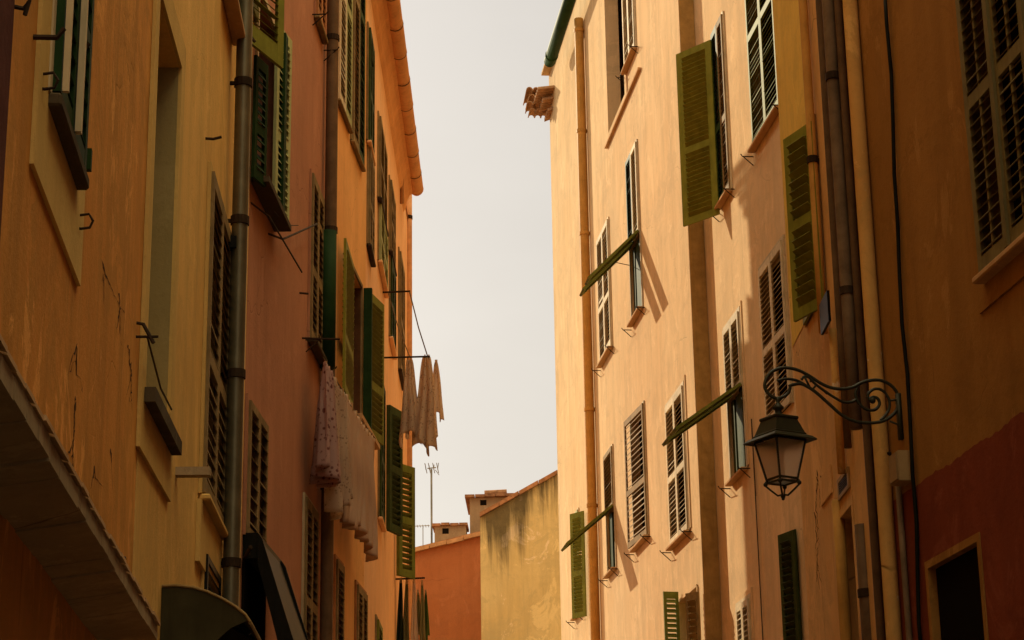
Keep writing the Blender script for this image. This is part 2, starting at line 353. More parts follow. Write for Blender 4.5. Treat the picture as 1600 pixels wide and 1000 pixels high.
def leaf_mesh(bm, w, h, fn, rails=(0, 1), stile=.05, rail=.075, t=.026, pitch=.047, slat=.05, tilt=40, mid=False, th=.0028):
    """louvred leaf; x 0..w from the hinge, y 0..t outwards, z 0..h"""
    box(bm, (0, 0, 0), (stile, t, h), fn); box(bm, (w - stile, 0, 0), (w, t, h), fn)
    zz = [r * h for r in rails]
    for i, z in enumerate(zz):
        a = z if i == 0 else (z - rail if i == len(zz) - 1 else z - rail / 2); a = max(0, a); b = min(h, a + rail)
        box(bm, (stile, .001, a), (w - stile, t - .001, b), fn)
    if mid: box(bm, (w / 2 - .012, .003, rail), (w / 2 + .012, t - .003, h - rail), fn)
    ca, sa = cos(radians(tilt)), sin(radians(tilt))
    for i in range(len(zz) - 1):
        lo = zz[i] + (rail if i == 0 else rail / 2); hi = zz[i + 1] - (rail if i == len(zz) - 2 else rail / 2)
        k = max(1, int((hi - lo) / pitch)); p = (hi - lo) / k
        for j in range(k):
            zc = lo + (j + .5) * p; yc = max(t / 2, t - slat / 2 * abs(cos(radians(tilt))) - .002) if abs(tilt) > 45 else t / 2
            jit = random.gauss(0, .05)
            if random.random() < .012: jit += random.choice((-.5, .5))
            c2, s2 = cos(radians(tilt) + jit), sin(radians(tilt) + jit)
            P = []
            for x in (stile, w - stile):
                for a in (-slat / 2, slat / 2):
                    for b in (-th, th):
                        y = yc + a * c2 + b * s2; z = zc - a * s2 + b * c2
                        P.append(fn(x, y, z))
            box8(bm, P)
def leaf_fn(F, uh, oh, z0, s, phi):
    c, sn = cos(radians(phi)), sin(radians(phi))
    def fn(x, y, z): return F.L(uh + s * c * x - s * sn * y, oh + sn * x + c * y, z0 + z)
    return fn
def flap_fn(F, uh, oh, zh, s, psi):
    """panel hung from its top edge zh and pushed out; z is measured down from the hinge as h - z"""
    c, sn = cos(radians(psi)), sin(radians(psi))
    def mk(h):
        def fn(x, y, z):
            d = h - z
            return F.L(uh + s * x, oh + d * sn + y * c, zh - d * c + y * sn)
        return fn
    return mk
class House:
    def __init__(s, F, name, label, u0, u1, z1, mat, depth=6, z0=0.0, o=0.0):
        s.F, s.u0, s.u1, s.z0, s.z1, s.mat, s.depth, s.o = F, u0, u1, z0, z1, mat, depth, o
        s.root = thing(name, label, 'house', F.M); s.holes = []
    def finish(s, roof_mat='tile', ends=(True, True), roof=True):
        F = s.F; bm = B()
        wall_grid(bm, F, s.u0, s.u1, s.z0, s.z1, s.holes, s.o)
        d = -s.depth
        if ends[0]: quad(bm, F.L(s.u0, s.o, s.z0), F.L(s.u0, s.o, s.z1), F.L(s.u0, d, s.z1), F.L(s.u0, d, s.z0))
        if ends[1]: quad(bm, F.L(s.u1, s.o, s.z0), F.L(s.u1, s.o, s.z1), F.L(s.u1, d, s.z1), F.L(s.u1, d, s.z0))
        quad(bm, F.L(s.u0, d, s.z0), F.L(s.u1, d, s.z0), F.L(s.u1, d, s.z1), F.L(s.u0, d, s.z1))
        bmesh.ops.remove_doubles(bm, verts=bm.verts, dist=1e-5)
        s.wall = obj('wall', bm, s.mat, s.root)
        if roof:
            bm = B(); prism(bm, [(s.o + .02, s.z1 + .004), (-s.depth, s.z1 + .004), (-s.depth, s.z1 + 1.6), (-s.depth * .55, s.z1 + 1.75)],
                            lambda o, z: F.L(s.u0, o, z), lambda o, z: F.L(s.u1, o, z))
            obj('roof', bm, roof_mat, s.root)
    def tilt(s, u, z=8):
        P = s.F.W(u, 0, z) - CAM; r = hypot(P.x, P.y); g = abs(P.dot(s.F.n)) / r
        return min(74, max(40, degrees(math.atan((z - 1.6) / r / max(g, .05))) - 1))
    def rect(s, xl, xr, yt, yb, o=None):
        o = s.o if o is None else o
        ym = (yt + yb) / 2; xm = (xl + xr) / 2
        ym = min(max(ym, 0), 1000)
        u0, u1 = s.F.u(xl, ym, o), s.F.u(xr, ym, o)
        lean = lambda y: (xm - 632) * (y - ym) / 10470
        zt, zb = s.F.z(xm + lean(yt), yt, o), s.F.z(xm + lean(yb), yb, o)
        return min(u0, u1), max(u0, u1), zb, zt
    def window(s, xl, xr, yt, yb, mat='green', leaves=2, rails=(0, .42, 1), frame='cream', frame_w=.05, sill=None, sill_mat='stone',
               surround=None, sur_w=.12, apron=0, depth=.16, proud=.012, pitch=.047, hooks=True, phi=(0, 0), flap=None, flap_mat=None, pane='pane', label=None,
               leaf_mats=None, hole=True, mid=False, stile=.05):
        F = s.F; u0, u1, z0, z1 = s.rect(xl, xr, yt, yb); oo = s.o
        if hole: s.holes.append((u0, u1, z0, z1, depth))
        bm = B()                                        # the window part itself: frame round the reveal
        f = frame_w
        for a, b in (((u0 - f, z0 - f * .3), (u0, z1 + f)), ((u1, z0 - f * .3), (u1 + f, z1 + f)), ((u0, z1), (u1, z1 + f))):
            box(bm, (a[0], oo + .001, a[1]), (b[0], oo + .02, b[1]), F.L)
        win = obj('window', bm, frame, s.root)
        if label: win['label'] = label
        bm = B(); quad(bm, F.L(u0, oo - depth + .004, z0), F.L(u1, oo - depth + .004, z0), F.L(u1, oo - depth + .004, z1), F.L(u0, oo - depth + .004, z1))
        obj('pane', bm, pane, win)
        n = leaves; w = (u1 - u0) / max(n, 1) - .004; h = z1 - z0
        st = min(stile, w * .16); tl = s.tilt((u0 + u1) / 2, (z0 + min(z1, z0 + 2)) / 2); pitch = pitch * (1.45 if F.side > 0 else 1.25); sw_ = pitch * .72
        for i in range(n):
            m = leaf_mats[i] if leaf_mats else mat
            near = i == 0                               # nearest the camera
            sgn, uh = (1, u0 + .002) if near else (-1, u1 - .002)
            p = phi[i] if i < len(phi) else 0
            if flap:
                zf = z0 + h * flap[0]
                bm = B(); leaf_mesh(bm, w, z1 - zf, leaf_fn(F, uh, oo + proud, zf, sgn, p), (0, 1), st, min(.07, h * .06), pitch=pitch, tilt=tl, slat=sw_)
                obj('shutter', bm, m, win)
                hh = (zf - z0) * flap[2] if len(flap) > 2 else (zf - z0)
                bm = B(); leaf_mesh(bm, w * .8, hh, flap_fn(F, uh, oo + proud + .01, zf, sgn, flap[1])(hh), (0, 1), st, .06, pitch=.06, slat=.066, tilt=80, t=.036, th=.005)
                obj('shutter_flap', bm, flap_mat or m, win)
                bm = B()
                box(bm, (uh, oo - .06, z0), (uh + sgn * w * .36, oo - .03, zf), F.L); box(bm, (uh + sgn * (w * .62), oo - .06, z0), (uh + sgn * w, oo - .03, zf), F.L)
                obj('casement', bm, 'green', win)
            else:
                bm = B(); leaf_mesh(bm, w, h, leaf_fn(F, uh, oo + proud, z0, sgn, p), rails, st, min(.085, h * .06), pitch=pitch, mid=mid, tilt=tl, slat=sw_)
                obj('shutter', bm, m, win)
        if surround:
            bm = B(); q = sur_w; f2 = f + .001
            for a, b in (((u0 - f2 - q, z0 - apron), (u0 - f2, z1 + f2 + q)), ((u1 + f2, z0 - apron), (u1 + f2 + q, z1 + f2 + q)), ((u0 - f2, z1 + f2), (u1 + f2, z1 + f2 + q)),
                         ((u0 - f2, z0 - apron), (u1 + f2, z0 - f * .3 - .001))):
                if b[1] - a[1] < .01: continue
                box(bm, (a[0], oo + .0005, a[1]), (b[0], oo + .014, b[1]), F.L)
            obj('surround', bm, surround, win)
        if sill:
            pr, th = sill; e = .03
            bm = B(); box(bm, (u0 - e, oo + .003, z0 - th - f * .3 - .002), (u1 + e, oo + pr, z0 - f * .3 - .002), F.L)
            bmesh.ops.bevel(bm, geom=bm.edges[:], offset=.008, segments=1, affect='EDGES')
            obj('sill', bm, sill_mat, win)
            if hooks:
                for uu, dr in ((u0 - .12, -1), (u1 + .12, 1)):
                    bm = B(); zz = z0 - .06
                    tube(bm, [F.L(uu, oo - .02, zz), F.L(uu, oo + .13, zz), F.L(uu, oo + .15, zz + .03)], .007, 6)
                    tube(bm, [F.L(uu, oo + .005, zz - .11), F.L(uu, oo + .12, zz - .004)], .006, 6)
                    obj('shutter_stay', bm, 'iron', win)
        return win, (u0, u1, z0, z1)
    def part(s, name, bm, mat, parent=None, smooth=False): return obj(name, bm, mat, parent or s.root, smooth)
    def pipe(s, x, y0, y1, r, mat, name='drainpipe', o=None, clamps=(), joints=True, z_ext=(0, 0), clamp_mat='iron'):
        """straight pipe through photo height y0..y1 at photo x (read at y = 500)"""
        F = s.F; o = (r + .03) if o is None else o; o += s.o
        u = F.u(x, 500, o); xx = lambda y: x + (x - 632) * (y - 500) / 10470
        zt, zb = F.z(xx(y0), y0, o) + z_ext[0], F.z(xx(y1), y1, o) - z_ext[1]
        bm = B(); n = 14; seg = max(2, int((zt - zb) / .7)); pts = [F.L(u + random.uniform(-.003, .003), o, zb + (zt - zb) * i / seg) for i in range(seg + 1)]
        tube(bm, pts, r, n); p = obj(name, bm, mat, s.root, True)
        for y in clamps:
            z = F.z(xx(y), y, o); bm = B()
            lathe(bm, [(r + .003, -.03), (r + .009, -.028), (r + .009, .028), (r + .003, .03)], Matrix.Translation(F.L(u, o, z)), 14)
            box(bm, (u - .012, s.o - .01, z - .01), (u + .012, o, z + .01), F.L)
            obj('clamp', bm, clamp_mat, p)
        return p
    def rod(s, pts, r=.008, mat='iron', name='iron_rod', n=6, parent=None):
        bm = B(); tube(bm, [s.F.L(*p) for p in pts], r, n); return obj(name, bm, mat, parent or s.root)
    def leaf(s, win, xh, yh, w, h, z0, sgn, phi, mat, rails=(0, .42, 1), oh=.02, name='shutter', **k):
        u = s.F.u(xh, yh); bm = B(); leaf_mesh(bm, w, h, leaf_fn(s.F, u, s.o + oh, z0, sgn, phi), rails, **k); return obj(name, bm, mat, win)

def swing(H, w, xh, xt, yt, yb, phi, s, mat, rails=(0, .42, 1), pitch=.06, oh=.03, stile=.07, tilt=-42, **k):
    F = H.F; oh = oh + H.o; ym = (yt + yb) / 2; uh = F.u(xh, ym, oh); c, sn = cos(radians(phi)), sin(radians(phi)); zm = F.z(xh, ym, oh)
    best = None
    for i in range(8, 60):
        wd = .025 * i; P = F.W(uh + s * c * wd, oh + sn * wd, zm); d = P - CAM; x = 800 + FOC * d.dot(RT) / d.dot(_f)
        if best is None or abs(x - xt) < best[0]: best = (abs(x - xt), wd, hypot(d.x, d.y))
    wd = best[1]; d = F.W(uh + s * c * wd / 2, oh + sn * wd / 2, 0) - CAM; rr = hypot(d.x, d.y); xm = (xh + xt) / 2
    zt, zb = at(xm, yt, rr).z, at(xm, yb, rr).z
    bm = B(); leaf_mesh(bm, wd, zt - zb, leaf_fn(F, uh, oh, zb, s, phi), rails, min(stile, wd * .2), .09, pitch=pitch, slat=pitch * 1.3, tilt=tilt, **k); obj('shutter', bm, mat, w)

def crack_part(H, pts):
    F = H.F; bm = B(); P = []
    for (a, b) in zip(pts, pts[1:]):
        n = max(2, int(hypot(b[0] - a[0], b[1] - a[1]) / 4))
        for k in range(n): P.append((a[0] + (b[0] - a[0]) * k / n + random.gauss(0, .7), a[1] + (b[1] - a[1]) * k / n))
    P.append(pts[-1]); C3 = [F.hit(x, y, H.o) for x, y in P]; n = len(C3)
    def strip(C3, w0):
        L, R = [], []
        for i, (u, z) in enumerate(C3):
            w = w0 * (.35 + random.random()) * (1 - .8 * i / len(C3)); L.append(bm.verts.new(F.L(u - w, H.o + .0012, z))); R.append(bm.verts.new(F.L(u + w, H.o + .0012, z + w * random.uniform(-1, 1))))
        for i in range(len(L) - 1): bm.faces.new((L[i], R[i], R[i + 1], L[i + 1]))
    strip(C3, .022)
    for _ in range(max(1, n // 10)):
        i = random.randrange(n); u, z = C3[i]; br = [(u, z)]; d = random.choice((-1, 1))
        for k in range(random.randint(3, 6)): u += d * random.uniform(.0, .05); z -= random.uniform(.01, .035); br.append((u, z))
        strip(br, .010)
    obj('crack', bm, 'crack', H.root)

# ================================================================ ground
bm = B(); g = 600
quad(bm, (-g, -g, 0), (g, -g, 0), (g, g, 0), (-g, g, 0))
tag(obj('street', bm, 'ground'), kind='structure')

# ================================================================ left side of the street
HD = House(FL0, 'townhouse', 'dark red plastered house, a sliver at the far left edge of the photo', -17, FL0.u(4, 260), 14, 'L_dark', o=.006)
HD.finish()

# ---- orange-brown house nearest the camera
H0 = House(FL0, 'townhouse', 'orange brown house with cracked plaster and a slanting grey ledge', FL0.u(4, 260) + .003, 0, 13.2, 'L0')
w, r0 = H0.window(79, 127, -190, 205, 'dkgreen', 2, (0, .5, 1), 'cream', .05, sill=(.055, .045), sill_mat='sill_dark', surround='L1_band', sur_w=.19, apron=.34, hooks=False, depth=.1, proud=.02,
                  leaf_mats=['dkgreen', 'dkgreen'])
# cream meeting stiles and the iron fittings of that window
um = (r0[0] + r0[1]) / 2
bm = B(); box(bm, (um - .016, .05, r0[2]), (um - .004, .07, r0[3]), FL0.L); box(bm, (um + .004, .05, r0[2]), (um + .016, .07, r0[3]), FL0.L); box(bm, (r0[0], .05, r0[2]), (r0[0] + .018, .07, r0[3]), FL0.L)
obj('casement', bm, 'cream', w)
for (x, y, L) in ((52, 58, .07), (108, 80, .045)):
    u, z = FL0.hit(x, y); H0.rod([(u, -.02, z), (u, L, z), (u, L + .02, z + .03)], .009, name='shutter_hinge', parent=w)
for uu, z in ((r0[1] + .13, r0[2] - .12), (r0[0] - .16, r0[2] - .02)):
    H0.rod([(uu, -.02, z), (uu, .045, z + .01), (uu, .06, z - .015), (uu, .05, z - .04), (uu, .02, z - .045), (uu, -.02, z - .04)], .005, name='shutter_stay', parent=w)
bm = B(); u, z = FL0.hit(130, 250); box(bm, (u - .015, .001, z - .04), (u + .015, .03, z + .04), FL0.L); obj('shutter_dog', bm, 'dkgreen', w)
u, z = FL0.hit(20, 8); H0.rod([(u, -.02, z), (u, .03, z - .01), (u, .045, z + .015), (u, .035, z - .03)], .007, name='wall_hook')
# cracks in the plaster
for pts in (((160, 408), (164, 430), (170, 440), (180, 465), (186, 480), (194, 487)), ((186, 462), (187, 480), (184, 500), (181, 515)), ((120, 538), (119, 560), (120, 588), (126, 592), (129, 615)),
            ((161, 428), (162, 448)), ((200, 540), (204, 575), (206, 640)), ((118, 620), (114, 690), (112, 755)), ((139, 770), (143, 810), (141, 826)), ((172, 700), (174, 725)), ((8, 566), (10, 590)),
            ((146, 722), (149, 748), (160, 760)), ((82, 158), (95, 186), (99, 200))):
    crack_part(H0, pts)
# slanting ledge at the bottom left: a concrete slab with a thin tile lip
zl = FL0.z(70, 893); ua, ub = FL0.u(-160, 893) - 1.2, FL0.u(150, 1000) + .25
u_mid = FL0.u(70, 893)
def out_at(x, y, uu): return FL0.out(x, y, uu)
pw = .12
def lipo(x, y): return min((abs(FL0.z(x, y, .005 * k) - zl - .03), .005 * k) for k in range(4, 90))[1]
pA, pB = lipo(4, 594), lipo(238, 990); uA, uB = FL0.u(4, 594, pA), FL0.u(238, 990, pB)
def pwu(u): return max(.03, pA + (pB - pA) * (u - uA) / (uB - uA))
bm = B(); NU = 26
for i in range(NU):
    a, b = ua + (ub - ua) * i / NU, ua + (ub - ua) * (i + 1) / NU - .006
    dz = random.uniform(-.006, .006)
    box8(bm, [FL0.L(uu, oo, zz + dz) for uu in (a, b) for (oo, zz) in ((.001, zl), (.001, zl + .14), (pwu(uu), zl + .03), (pwu(uu), zl + .085))])
ledge = obj('ledge', bm, 'concrete', H0.root)
bm = B()
for i in range(34):
    a, b = ua + (ub - ua) * i / 34, ua + (ub - ua) * (i + 1) / 34 - .008
    dz = random.uniform(-.003, .003); dw = random.uniform(-.005, .003)
    box8(bm, [FL0.L(uu, oo, zz + dz) for uu in (a, b) for (oo, zz) in ((pwu(uu) * .4, zl + .121), (pwu(uu) * .4, zl + .135), (pwu(uu) + .010 + dw, zl + .087), (pwu(uu) + .010 + dw, zl + .10))])
obj('ledge_tiles', bm, 'stone', ledge)
for (x, y, rr) in ((32, 640, .05), (38, 660, .035)):
    bm = B(); h = plane_hit(x, y, FL0.p + FL0.n * (pw - .02), FL0.n) - FL0.p; sph(bm, FL0.L(h.dot(FL0.d), pw - .02, h.z), rr * .45, (1.2, 1, .8))
    obj('mortar_lump', bm, 'stone', ledge, True)
bm = B()
q = [(40, 655), (44, 675), (60, 665), (78, 678)]
P = [plane_hit(x, y, FL0.p + FL0.n * (pw - .02), FL0.n) - FL0.p for x, y in q]
tube(bm, [FL0.L(h.dot(FL0.d), pw - .02, h.z) for h in P], .014, 6); obj('bracket', bm, 'stone', ledge)
P = [plane_hit(x, y, FL0.p + FL0.n * (pw * .8), FL0.n) - FL0.p for x, y in ((174, 868), (186, 874), (194, 872), (194, 905), (196, 935))]
bm = B(); tube(bm, [FL0.L(h.dot(FL0.d), pw * .8, h.z) for h in P], .009, 6); obj('wire_hook', bm, 'iron', ledge)
H0.finish()

# ---- ochre house with the blind window
H1 = House(FL1, 'townhouse', 'light ochre house with a tall blind window, left of the bronze drainpipe', .003, U_L1 - .05, 14.6, 'L1', o=.004)
u0, u1, z0, z1 = H1.rect(232, 271, 45, 640)
H1.holes.append((u0, u1, z0, z1, .19))
bm = B()
for a, b in (((u0 - .13, z0 - .32), (u0, z1 + .17)), ((u1, z0 - .32), (u1 + .15, z1 + .17)), ((u0, z1), (u1, z1 + .17)), ((u0, z0 - .32), (u1, z0))):
    box(bm, (a[0], .0045, a[1]), (b[0], .022, b[1]), FL1.L)
bw = obj('blind_window', bm, 'L1_band', H1.root); bw['label'] = 'blind window recess with pale reveal and a dark sill board'
bm = B()
quad(bm, FL1.L(u0 + .001, -.183, z0), FL1.L(u1 - .001, -.183, z0), FL1.L(u1 - .001, -.183, z1), FL1.L(u0 + .001, -.183, z1))
quad(bm, FL1.L(u1 - .002, .004, z0), FL1.L(u1 - .002, .004, z1), FL1.L(u1 - .002, -.183, z1), FL1.L(u1 - .002, -.183, z0))
obj('reveal', bm, 'niche', bw)
bm = B(); box(bm, (u0 - .05, .0235, z0 - .09), (u1 + .10, .075, z0 - .02), FL1.L); obj('sill', bm, 'sill_dark', bw)
w, r1 = H1.window(317, 349, 318, 800, 'brownwood', 2, (0, .42, 1), 'L1_band', .045, sill=(.07, .035), sill_mat='L1_band', surround=None, hooks=False, depth=.12, proud=.012, pitch=.05)
bm = B(); box(bm, (r1[0] - .1, .005, r1[2] - .42), (r1[1] + .05, .03, r1[2] - .06), FL1.L); obj('apron', bm, 'L1_band', w)
for x, y in ((351, 381), (341, 812)):
    u, z = FL1.hit(x, y); bm = B(); box(bm, (u - .05, .0, z - .04), (u + .05, .08, z + .04), FL1.L); obj('shutter_dog', bm, 'black', w)
w, _ = H1.window(312, 335, 885, 1060, 'black', 1, (0, 1), 'L1_band', .04, hooks=False, depth=.12)
w, _ = H1.window(346, 364, -330, 20, 'pale_green', 2, (0, .5, 1), 'L1_band', .05, sill=(.1, .04), hooks=False, depth=.12)
u, z = FL1.hit(274, 738); bm = B(); box(bm, (u - .035, -.05, z - .022), (u + .035, FL1.out(329, 736, u)[0], z + .022), FL1.L); obj('beam_end', bm, 'concrete', H1.root)
u, z = FL1.hit(320, 216); H1.rod([(u, -.02, z), (u, .05, z - .005), (u, .07, z + .0), (u, .10, z + .008)], .009, name='wall_hook')
u, z = FL1.hit(210, 503); H1.rod([(u, -.02, z), (u, .04, z - .01), (u, .09, z - .1)], .009, name='wall_hook')
H1.rod([(u, -.02, z - .07), (u, .11, z - .07)], .007, name='wall_hook')
bm = B(); ue, ze = FL1.hit(268, 640, .03); tube(bm, [FL1.L(u, .06, z - .07), FL1.L((u + ue) / 2, .05, (z + ze) / 2 - .1), FL1.L(ue, .03, ze)], .005, 5); obj('cable', bm, 'iron', H1.root)
H1.pipe(371, -60, 1030, .053, 'pipe', o=.09, clamps=(130, 345, 585, 880), z_ext=(.5, 1.5))
H1.finish()

# ---- red brown house
H2 = House(FL2, 'townhouse', 'red brown house with half open green shutters, between two drainpipes on the left', 0, U_L2 - .003, 15, 'L2')
# window with opened shutters near the top
u0, u1, z0, z1 = H2.rect(398, 429, 20, 305)
H2.holes.append((u0, u1, z0, z1, .2)); bm = B()
for a, b in (((u0 - .05, z0), (u0, z1)), ((u1, z0), (u1 + .05, z1)), ((u0 - .05, z1), (u1 + .05, z1 + .05))): box(bm, (a[0], .001, a[1]), (b[0], .025, b[1]), FL2.L)
w = obj('window', bm, 'cream', H2.root); w['label'] = 'window with both louvred shutters standing open'
bm = B(); quad(bm, FL2.L(u0, -.195, z0), FL2.L(u1, -.195, z0), FL2.L(u1, -.195, z1), FL2.L(u0, -.195, z1)); obj('pane', bm, 'pane', w)
hz = z1 - z0
SW_L2 = w
bm = B(); box(bm, (u1 - .1, .02, z0 - .05), (u1 + .02, .10, z1), FL2.L); obj('casement', bm, 'dkgreen', w)
bm = B(); box(bm, (u0 - .1, .002, z0 - .10), (u1 + .1, .14, z0 - .055), FL2.L); obj('sill', bm, 'sill_dark', w)
uu = FL2.u(390, 312)
H2.rod([(uu, -.02, FL2.z(390, 312)), (uu + .3, .1, FL2.z(390, 312) - .03), (u1 + .5, .17, FL2.z(390, 312) - .06)], .007, name='drying_rail')
uu, zz = FL2.hit(418, 363); h = FL2.hit(495, 350, .10); H2.rod([(uu, -.02, zz), (uu + .2, .09, zz + .01), (h[0], .10, h[1])], .009, name='drying_rail')
h0 = FL2.hit(428, 330, .1); h1 = FL2.hit(466, 352, .06); H2.rod([(h0[0], .1, h0[1]), ((h0[0] + h1[0]) / 2, .08, (h0[1] + h1[1]) / 2 - .06), (h1[0], .06, h1[1])], .004, name='cable')
swing(H2, SW_L2, 427, 450, 50, 345, 9, 1, 'pale_green', pitch=.06, stile=.06, tilt=60)
swing(H2, SW_L2, 394, 413, 95, 285, 14, 1, 'dkgreen', pitch=.06, stile=.06, tilt=60)
# the window above it: an olive leaf pushed out over the street
w, rr = H2.window(384, 398, -420, 18, 'olive', 1, (0, .42, 1), 'cream', .04, hooks=False, depth=.15); w['label'] = 'upper window with an olive shutter swung out'
zb = FL2.z(393, 58, .1); uh = FL2.u(372, 40)
bm = B(); leaf_mesh(bm, .62, 1.6, leaf_fn(FL2, uh, .02, zb, 1, 19), (0, .45, 1), .1, .16, pitch=.06); obj('shutter', bm, 'olive', w)
H2.rod([(uh + .02, .02, zb + .1), (uh + .05, .12, zb - .02)], .012, name='shutter_stay', parent=w)
H2.window(482, 500, 292, 545, 'brownwood', 2, (0, .42, 1), 'L2', .03, sill=(.09, .04), sill_mat='sill_dark', depth=.12, pitch=.045)
for (x0, y0, x1, y1) in ((468, 457, 482, 459), (472, 528, 531, 530)):
    u, z = FL2.hit(x0, y0); o, z2 = FL2.out(x1, y1, u); H2.rod([(u, -.03, z), (u, o, z2)], .010, name='drying_rail')
H2.window(491, 504, -160, 42, 'orangewood', 2, (0, .5, 1), 'L2', .03, sill=(.06, .035), sill_mat='brownwood', depth=.12)
H2.window(382, 411, 646, 850, 'brownwood', 2, (0, 1), 'L2', .04, depth=.14, hooks=False, pitch=.06)
H2.window(471, 490, 790, 1120, 'brownwood', 2, (0, .52, 1), 'cream', .035, depth=.14, hooks=False, pitch=.055)
H2.pipe(515, -60, 1030, .058, 'pipe_brown', o=.08, clamps=(60, 360, 760), z_ext=(.5, 1.5))
H2.pipe(512.5, 362, 575, .072, 'dkgreen', o=.08, name='pipe_sleeve')
H2.finish()

# ---- orange house
H3 = House(FL3, 'townhouse', 'orange house behind the laundry with a wide open window and green shutters', .0, U_L3 - .003, 14.4, 'L3')
w, rr = H3.window(527, 546, -240, 178, 'pale_green', 2, (0, .4, 1), 'L3', .03, sill=(.05, .03), sill_mat='brownwood', depth=.12, leaf_mats=['greywood', 'pale_green'], hooks=False)
H3.window(549, 566, -200, 240, 'green', 2, (0, .5, 1), 'brownwood', .04, sill=(.05, .03), sill_mat='brownwood', depth=.12, leaf_mats=['brownwood', 'green'], hooks=False)
u0, u1, z0, z1 = H3.rect(546, 563, 432, 660)
H3.holes.append((u0, u1, z0, z1, .3)); bm = B()
for a, b in (((u0 - .04, z0), (u0, z1)), ((u1, z0), (u1 + .04, z1)), ((u0 - .04, z1), (u1 + .04, z1 + .04))): box(bm, (a[0], .001, a[1]), (b[0], .02, b[1]), FL3.L)
w = obj('window', bm, 'brownwood', H3.root); w['label'] = 'open window with brown reveal and both shutters folded back'
bm = B(); quad(bm, FL3.L(u0, -.295, z0), FL3.L(u1, -.295, z0), FL3.L(u1, -.295, z1), FL3.L(u0, -.295, z1)); obj('pane', bm, 'pane', w)
bm = B(); quad(bm, FL3.L(u1 - .002, .002, z0), FL3.L(u1 - .002, .002, z1), FL3.L(u1 - .002, -.29, z1), FL3.L(u1 - .002, -.29, z0)); obj('reveal', bm, 'interior', w)
ul = FL3.u(526, 500)
bm = B(); leaf_mesh(bm, (u0 - ul), z1 - z0 - .02, leaf_fn(FL3, u0 - .02, .02, z0, -1, 3), (0, .36, 1), .06, .09, pitch=.062, slat=.062, tilt=-35); obj('shutter', bm, 'olive', w)
bm = B(); leaf_mesh(bm, .62, z1 - z0, leaf_fn(FL3, u1 + .02, .04, z0, 1, 10), (0, .36, 1), .06, .09, pitch=.055, slat=.055, tilt=-35); obj('shutter', bm, 'olive', w)
bm = B(); box(bm, (u1 + .0, .03, z0), (u1 + .06, .12, z1), FL3.L); obj('casement', bm, 'dkgreen', w)
bm = B(); box(bm, (u0 - .1, .003, z0 - .08), (u1 + .5, .15, z0 - .03), FL3.L); obj('sill', bm, 'stone', w)
H3.window(521, 532, 880, 1090, 'brownwood', 1, (0, 1), 'orangewood', .04, depth=.12, hooks=False)
H3.window(554, 569, 922, 1100, 'brownwood', 2, (0, 1), 'orangewood', .04, depth=.12, hooks=False)
H3.finish()

# ---- apricot house at the end of the row
UG4, zg = FL4.hit(651, 298, .2)
H4 = House(FL4, 'townhouse', 'apricot end house with a round terracotta gutter along its eave', .0, U_L4, zg - .06, 'L4', depth=5)
for (xl, xr, yt, yb, m, k) in ((573, 579.5, 62, 235, 'green', 2), (573, 579.5, 248, 395, 'brownwood', 2), (589.5, 600, 212, 335, 'brownwood', 2), (590, 601, 345, 432, 'pale_green', 2),
                               (607, 613.5, 300, 408, 'brownwood', 2), (607.5, 614, 418, 540, 'green', 2), (622, 628, 410, 590, 'brownwood', 2), (595, 603, -150, 45, 'green', 2),
                               (590.5, 596.5, 600, 815, 'green', 2), (586, 592, 975, 1120, 'olive', 1)):
    H4.window(xl, xr, yt, yb, m, k, (0, .42, 1), 'brownwood', .05, sill=(.06, .035), sill_mat='iron' if k == 2 and m == 'brownwood' else 'L4', depth=.12, hooks=False, proud=.02)
# two green leaves swung out past the wall
w4 = [c for c in H4.root.children if c.name.startswith('window')][-2]
for (xh, y, xt, yt_, yb_) in ((600, 617, 624, 633, 838), (616, 710, 645, 722, 905)):
    uh = FL4.u(xh, y); phi = 20 if xh == 600 else 34
    zt = FL4.z(xh, y, .03); c, sn = cos(radians(phi)), sin(radians(phi))
    best = min((abs(plane_x - xt), wd) for wd in [.05 * k for k in range(4, 40)] for plane_x in [(lambda P: 800 + FOC * (P - CAM).dot(RT) / (P - CAM).dot(_f))(FL4.W(uh + c * wd, .03 + sn * wd, zt))])[1]
    P = FL4.W(uh + c * best, .03 + sn * best, zt); d = P - CAM
    rr = hypot(d.x, d.y); hgt = zt - at(xt, yb_, rr).z
    bm = B(); leaf_mesh(bm, best, hgt, leaf_fn(FL4, uh, .03, zt - hgt, 1, phi), (0, .5, 1), .07, .1, t=.05, pitch=.07, slat=.07, tilt=-35)
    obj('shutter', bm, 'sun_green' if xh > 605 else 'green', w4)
# eave: soffit, corbels and a half-round gutter of clay sections
bm = B(); prism(bm, [(.001, zg - .36), (.04, zg - .30), (.05, zg - .20), (.10, zg - .09), (.16, zg - .055), (.16, zg - .01), (.001, zg - .02)], lambda o, z: FL4.L(-.5, o, z), lambda o, z: FL4.L(UG4 - .05, o, z))
obj('eave', bm, 'soffit', H4.root)
bm = B(); uu = -.5; k = 0
while uu < U_L4 + .1:
    e = min(uu + .85, UG4); rr = .10 + .004 * (k % 2)
    tube(bm, [FL4.L(uu, .2, zg + .02), FL4.L(uu + .02, .2, zg + .02), FL4.L(e - .05, .2, zg + .02), FL4.L(e - .004, .2, zg + .02)], rr, 16)
    tube(bm, [FL4.L(e - .05, .2, zg + .02), FL4.L(e - .012, .2, zg + .02)], rr + .003, 16); uu = e; k += 1
    if e >= UG4: break
sph(bm, FL4.L(UG4, .2, zg + .02), .1)
gt = obj('gutter', bm, 'gutter_smooth', H4.root, True)
bm = B(); uu = .35
while uu < UG4:
    tube(bm, [FL4.L(uu, .2, zg + .02), FL4.L(uu + .018, .2, zg + .02)], .107, 16); uu += .85
obj('joint_strap', bm, 'pipe_brown', gt, True)
